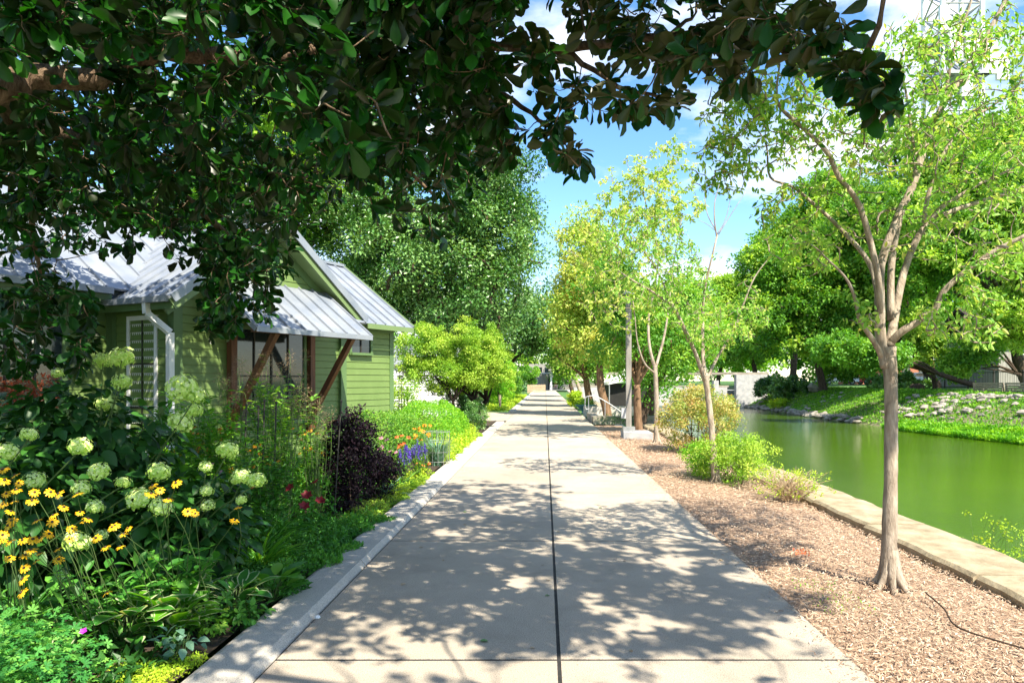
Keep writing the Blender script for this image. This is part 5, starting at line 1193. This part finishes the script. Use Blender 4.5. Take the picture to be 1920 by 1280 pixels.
# white outbuilding
ob = thing('white_outbuilding', 'white clapboard outbuilding glimpsed behind the multi-stemmed tree', 'building', (-7.2,33,0))
g = Geo(); g.box((-7.0,34.5,1.2), (5.4,3,2.5)); 
for k in range(18): g.beam((-9.7,32.985,.1+.13*k), (-4.3,32.985,.1+.13*k), .02, .02)
part('wall', g, M['white'], ob); g = Geo(); g.prism([(-9.9,32.8,2.4),(-4.1,32.8,2.4),(-4.1,34.5,3.3),(-9.9,34.5,3.3)], (0,0,.08)); g.prism([(-9.9,36.2,2.4),(-4.1,36.2,2.4),(-4.1,34.5,3.3),(-9.9,34.5,3.3)], (0,0,.08)); part('roof', g, M['roofmetal'], ob)
g = Geo(); lathe(g, (-3.72,20.6,.78), [(.09,0),(.11,.02),(.12,.12),(.10,.2),(.06,.23)]); g.tube(spline([(-3.62,20.6,.84),(-3.5,20.6,.9),(-3.44,20.6,1.0)],3), .012, 6)
solo('watering_can', g, M['turq'], (-3.72,20.6,.78), 'small turquoise watering can on a post by the white outbuilding', 'watering can', smooth=True)
g = Geo(); g.tube([(-3.72,20.6,0),(-3.72,20.6,.78)], .04, 8); solo('wooden_post', g, M['tan'], (-3.72,20.6,0), 'tan post holding up the turquoise watering can', 'post')
# tan picket fence, white column and porch at the far end
fn = thing('picket_fence', 'low tan wooden fence closing the left side at the far end of the path', 'fence', (-1.6,100,0))
g = Geo()
for k in range(22):
    x = -2.4+k*.115; g.box((x,98+k*.35,.55), (.09,.03,1.15+.06*math.sin(k*2.)))
part('picket', g, M['tan'], fn); g = Geo(); g.beam((-2.4,98.03,.4),(.05,105.5,.4),.03,.08); g.beam((-2.4,98.03,.9),(.05,105.5,.9),.03,.08); part('rail', g, M['tan'], fn)
ph = thing('far_building', 'distant pale building with a white column and dark doorway at the end of the path', 'building', (2,130,0))
g = Geo(); g.box((1.5,134,2.4), (9,6,4.8)); part('wall', g, M['housegrey'], ph); g = Geo(); g.box((1.05,122,1.45), (.34,.34,2.9)); part('column', g, M['white'], ph)
g = Geo(); g.box((1.8,130.9,1.2), (2.4,.1,2.3)); part('doorway', g, M['dark'], ph); g = Geo(); g.box((1.95,130.8,1.2), (.6,.08,1.4)); part('door', g, M['carr'], ph)
g = Geo(); g.box((1.6,126,3.0), (5.5,9,.2)); part('porch_roof', g, M['roofmetal'], ph)
for dx in (-2.4,-1.2,3.4,4.6): g = Geo(); g.box((1.5+dx,130.94,3.6), (.7,.08,1.1)); part('window', g, M['glass'], ph)
gt = thing('metal_gate', 'grey metal railing across the path at the far end', 'gate', (2.2,118,0)); g = Geo()
for k in range(14): g.box((.75+k*.22,118,.5), (.04,.04,.95))
part('bar', g, M['metal'], gt); g = Geo(); g.box((2.2,118,.97), (3.0,.06,.05)); g.box((2.2,118,.15), (3.0,.06,.05)); part('rail', g, M['metal'], gt)
# slatted bench on the far bank
def bench(y0, y1, lab):
    x = 25.3; z = .9; root = thing('slatted_bench', lab, 'bench', (x,(y0+y1)/2,z), 'slatted benches on the far bank')
    g = Geo()
    for k in range(4): g.box((x-.02-.02*k,(y0+y1)/2,z+.22+.13*k), (.04,y1-y0,.10))
    part('backrest', g, M['timber'], root); g = Geo()
    for k in range(3): g.box((x+.14+.13*k,(y0+y1)/2,z+.36), (.11,y1-y0,.04))
    part('seat', g, M['timber'], root)
    for y in (y0+.1, y1-.1): g = Geo(); g.box((x-.08,y,z+.3), (.08,.08,.68)); g.box((x+.45,y,z+.15), (.08,.08,.4)); part('leg', g, M['timber'], root)
bench(39.0,41.8,'slatted timber bench on the far bank, the left and fully visible one'); bench(36.0,38.9,'slatted timber bench on the far bank cut off by the right picture edge')
# chain link style fence
fe = thing('iron_fence', 'thin dark metal fence in the shade behind the far bank', 'fence', (31,52,1.05)); g = Geo()
ysn = np.arange(40, 64, .18)
for y in ysn: g.box((31,y,1.65), (.015,.015,1.2))
part('picket', g, M['iron'], fe); g = Geo(); g.box((31,52,2.25), (.04,24,.04)); g.box((31,52,1.2), (.04,24,.04)); part('rail', g, M['iron'], fe)
for y in np.arange(40, 64.1, 3): g = Geo(); g.box((31,y,1.7), (.08,.08,1.4)); part('post', g, M['iron'], fe)
# dark house right
dh = thing('grey_house', 'shaded grey house with a dark shingle roof behind the fence on the right', 'house', (42,58,1.2)); g = Geo(); g.box((42,60,3.0), (13,9,3.8)); part('wall', g, M['housegrey'], dh)
g = Geo(); g.prism([(34.8,54.9,4.8),(49.2,54.9,4.8),(49.2,60,7.6),(34.8,60,7.6)], (0,0,.25)); g.prism([(34.8,65.1,4.8),(34.8,60,7.6),(49.2,60,7.6),(49.2,65.1,4.8)], (0,0,.25)); g.prism([(35.6,55.6,4.9),(35.6,64.4,4.9),(35.6,60,7.4)], (.2,0,0)); part('roof', g, M['roofdark'], dh)
for x in (37.2,40.5,44.5): 
    g = Geo(); g.box((x,55.46,3.1), (1.2,.08,1.4)); w = part('window', g, M['white'], dh); g = Geo(); g.box((x,55.40,3.1), (1.0,.05,1.2)); part('pane', g, M['glass'], dh, top=w)
# brick and white building
bb = thing('brick_building', 'red brick and white building glimpsed right behind the foreground trunk', 'building', (44,92,1.3)); g = Geo(); g.box((45.5,95,2.8), (10,6,3.2)); part('wall', g, M['brick'], bb); g = Geo(); g.box((45.5,95,5.6), (10.1,6.1,2.4)); part('upper_wall', g, M['white'], bb)
g = Geo(); g.box((45.5,95,6.95), (10.6,6.6,.3)); part('roof', g, M['roofdark'], bb)
for x in (42,44.4,46.8,49): g = Geo(); g.box((x,91.97,3.2), (1.0,.1,1.4)); part('window', g, M['glass'], bb)
# parked cars beyond the bank
def car(x, y, m_, lab, z=1.22):
    root = thing('parked_car', lab, 'car', (x,y,z), 'cars parked beyond the far bank'); L = 4.4; sec = [(-2.2,.35),(-2.2,.75),(-1.9,.92),(-1.25,.98),(-.75,1.42),(.75,1.46),(1.45,1.0),(2.15,.88),(2.25,.6),(2.2,.35)]
    g = Geo(); g.prism([(x+a,y-.85,z+b_) for a, b_ in sec], (0,1.7,0)); bod = part('body', g, m_, root)
    g = Geo(); g.prism([(x+a,y-.865,z+b_) for a, b_ in [(-1.1,.98),(-.7,1.36),(-.05,1.38),(-.05,.98)]], (0,.02,0)); g.prism([(x+a,y-.865,z+b_) for a, b_ in [(.03,.98),(.03,1.38),(.7,1.38),(1.25,1.0)]], (0,.02,0)); part('side_window', g, M['glass'], root)
    for dx in (-1.35,1.4):
        for dy in (-.83,.83): g = Geo(); g.tube([(x+dx,y+dy-.1,z+.33),(x+dx,y+dy+.1,z+.33)], .33, 14); w = part('wheel', g, M['rubber'], root); g = Geo(); g.tube([(x+dx,y+dy-.112,z+.33),(x+dx,y+dy+.112,z+.33)], .19, 10); part('rim', g, M['metal'], root, top=w)
    g = Geo(); g.box((x+2.2,y-.6,z+.72), (.08,.3,.12)); part('headlight', g, M['white'], root)
car(34.6,84,M['carw'],'white car parked left of the gap under the far bank trees'); car(39.5,85,M['carr'],'red car parked between the white cars'); car(44.4,84,M['carw'],'white car parked nearest the brick building'); car(29,96,M['carb'],'blue car half hidden above the bridge end')
# communication tower
tw = thing('communication_tower', 'tall pale lattice tower with white antenna panels at the top right', 'tower', (66,120,1.4))
g = Geo(); c0 = np.array([70.0,122.0])
legs = [(-3.3,-3),(3.3,-3),(3.3,3),(-3.3,3)]
for lx, ly in legs:
    g.tube([(c0[0]+lx,c0[1]+ly,1),(c0[0]+lx,c0[1]+ly,72)], .42, 8)
part('leg', g, M['white'], tw); g = Geo(); zz = np.arange(2, 72, 4.5)
for z in zz:
    for i in range(4):
        a = np.array([c0[0]+legs[i][0], c0[1]+legs[i][1], z]); b_ = np.array([c0[0]+legs[(i+1) % 4][0], c0[1]+legs[(i+1) % 4][1], z]); g.tube([a, b_+[0,0,4.5]], .16, 5); g.tube([b_, a+[0,0,4.5]], .16, 5); g.tube([a, b_], .14, 5)
part('lattice', g, M['metal'], tw)
for dx, z, w, h in ((-1.6,58,2.2,6),(1.2,57,2.4,5),(4.0,55.5,2.6,5.5),(.2,51,1.8,4),(6.2,54,2.0,4.5),(-3.5,62,1.6,4)):
    g = Geo(); g.box((c0[0]+dx,c0[1]-3.8,z), (w,.6,h)); part('antenna_panel', g, M['white'], tw)
for z in (59, 53): g = Geo(); g.box((c0[0],c0[1],z), (8.5,8.5,.5)); part('platform', g, M['metal'], tw)
# small things on the path and bed
g = Geo(); g.ell((*G(595,1166)[:2], .035), (.022,.018,.014), 7, 5, 0, .1); solo('pebble', g, M['white'], tuple(G(595,1166)), 'small white pebble in the gutter joint beside the kerb', 'pebble')
for px, py, s, lab in ((900,1209,.07,'curled dark fallen leaf on the path, bottom centre'),(1022,1122,.045,'small dark fallen leaf left of the central joint'),(868,963,.06,'thin brown fallen leaf on the left slabs'),(1123,955,.05,'fallen leaf on the right slabs far from camera')):
    g = Geo(); c = G(px,py)+[0,0,.026]; g.leaves(T_BROAD, [c], [(1,.25,.1)], [(0,0,1)], s); solo('fallen_leaf', g, M['leaf_dark'], tuple(c-[0,0,.006]), lab, 'leaf')
g = Geo(); c = G(1503,1045); n = 34; g.leaves(T_SIMPLE, np.stack([c[0]+rng.normal(0,.05,n), c[1]+rng.normal(0,.07,n), .04+rng.random(n)*.02], 1), randdir(n), unit(randdir(n)*.4+[0,0,1]), .03); solo('orange_leaf_litter', g, M['scarlet'], tuple(c), 'small patch of orange-red fallen leaves on the mulch', 'leaves', kind='stuff')
a, b_, c = G(1735,1122)+[0,0,.05], G(1800,1190)+[0,0,.045], G(1935,1232)+[0,0,.04]; g = Geo(); g.tube(spline([a, (a+b_)/2+[.02,0,.0], b_, c], 5), [.006]*16, 7); solo('drip_hose', g, M['bark_dark'], tuple(a), 'thin dark stick-like hose lying on the mulch near the right foreground tree', 'hose')
# low weeds on the bed
weeds(160, lambda n: 4.9+rng.random(n)*1.0, lambda n, y: 1.95+rng.random(n)*.4, .018, 'leaf_lime', 'bed_sprouts', 'tiny green sprouts at the edge of the mulch bed', 'weeds', tmpl=T_SIMPLE, z0=.02, zr=.02)

# debris on the slabs and in the gutter joint
g = Geo(); n = 900
yy = 3.2+rng.random(n)**1.5*20; side = rng.random(n); xx = np.where(side < .45, PXL+.01+np.abs(rng.normal(0,.05,n)), np.where(side < .8, PXR-.02-np.abs(rng.normal(0,.12,n)), U(PXL,PXR,n)))
g.leaves(T_SIMPLE, np.stack([xx, yy, np.full(n,.0245)], 1), randdir(n)*[1,1,.1], unit(randdir(n)*.15+[0,0,1]), np.where((side > .8), U(.006,.018,n), U(.006,.022,n)))
struct('leaf_litter', g, M['chip'], 'stuff', 'tiny brown leaf crumbs scattered over the concrete path and its edges', 'litter')

for i in range(14):
    c = np.array([U(-1.4,1.6), 3.9+rng.random()*9, .026]); g = Geo(); a = U(0,6.28); g.leaves(T_BROAD, [c], [(math.cos(a),math.sin(a),.12)], [(0,0,1)], U(.03,.06))
    solo('fallen_leaf', g, M['dry'], tuple(c-[0,0,.006]), 'dry tan fallen leaf lying on the concrete path', 'leaf', 'dry leaves on the path')
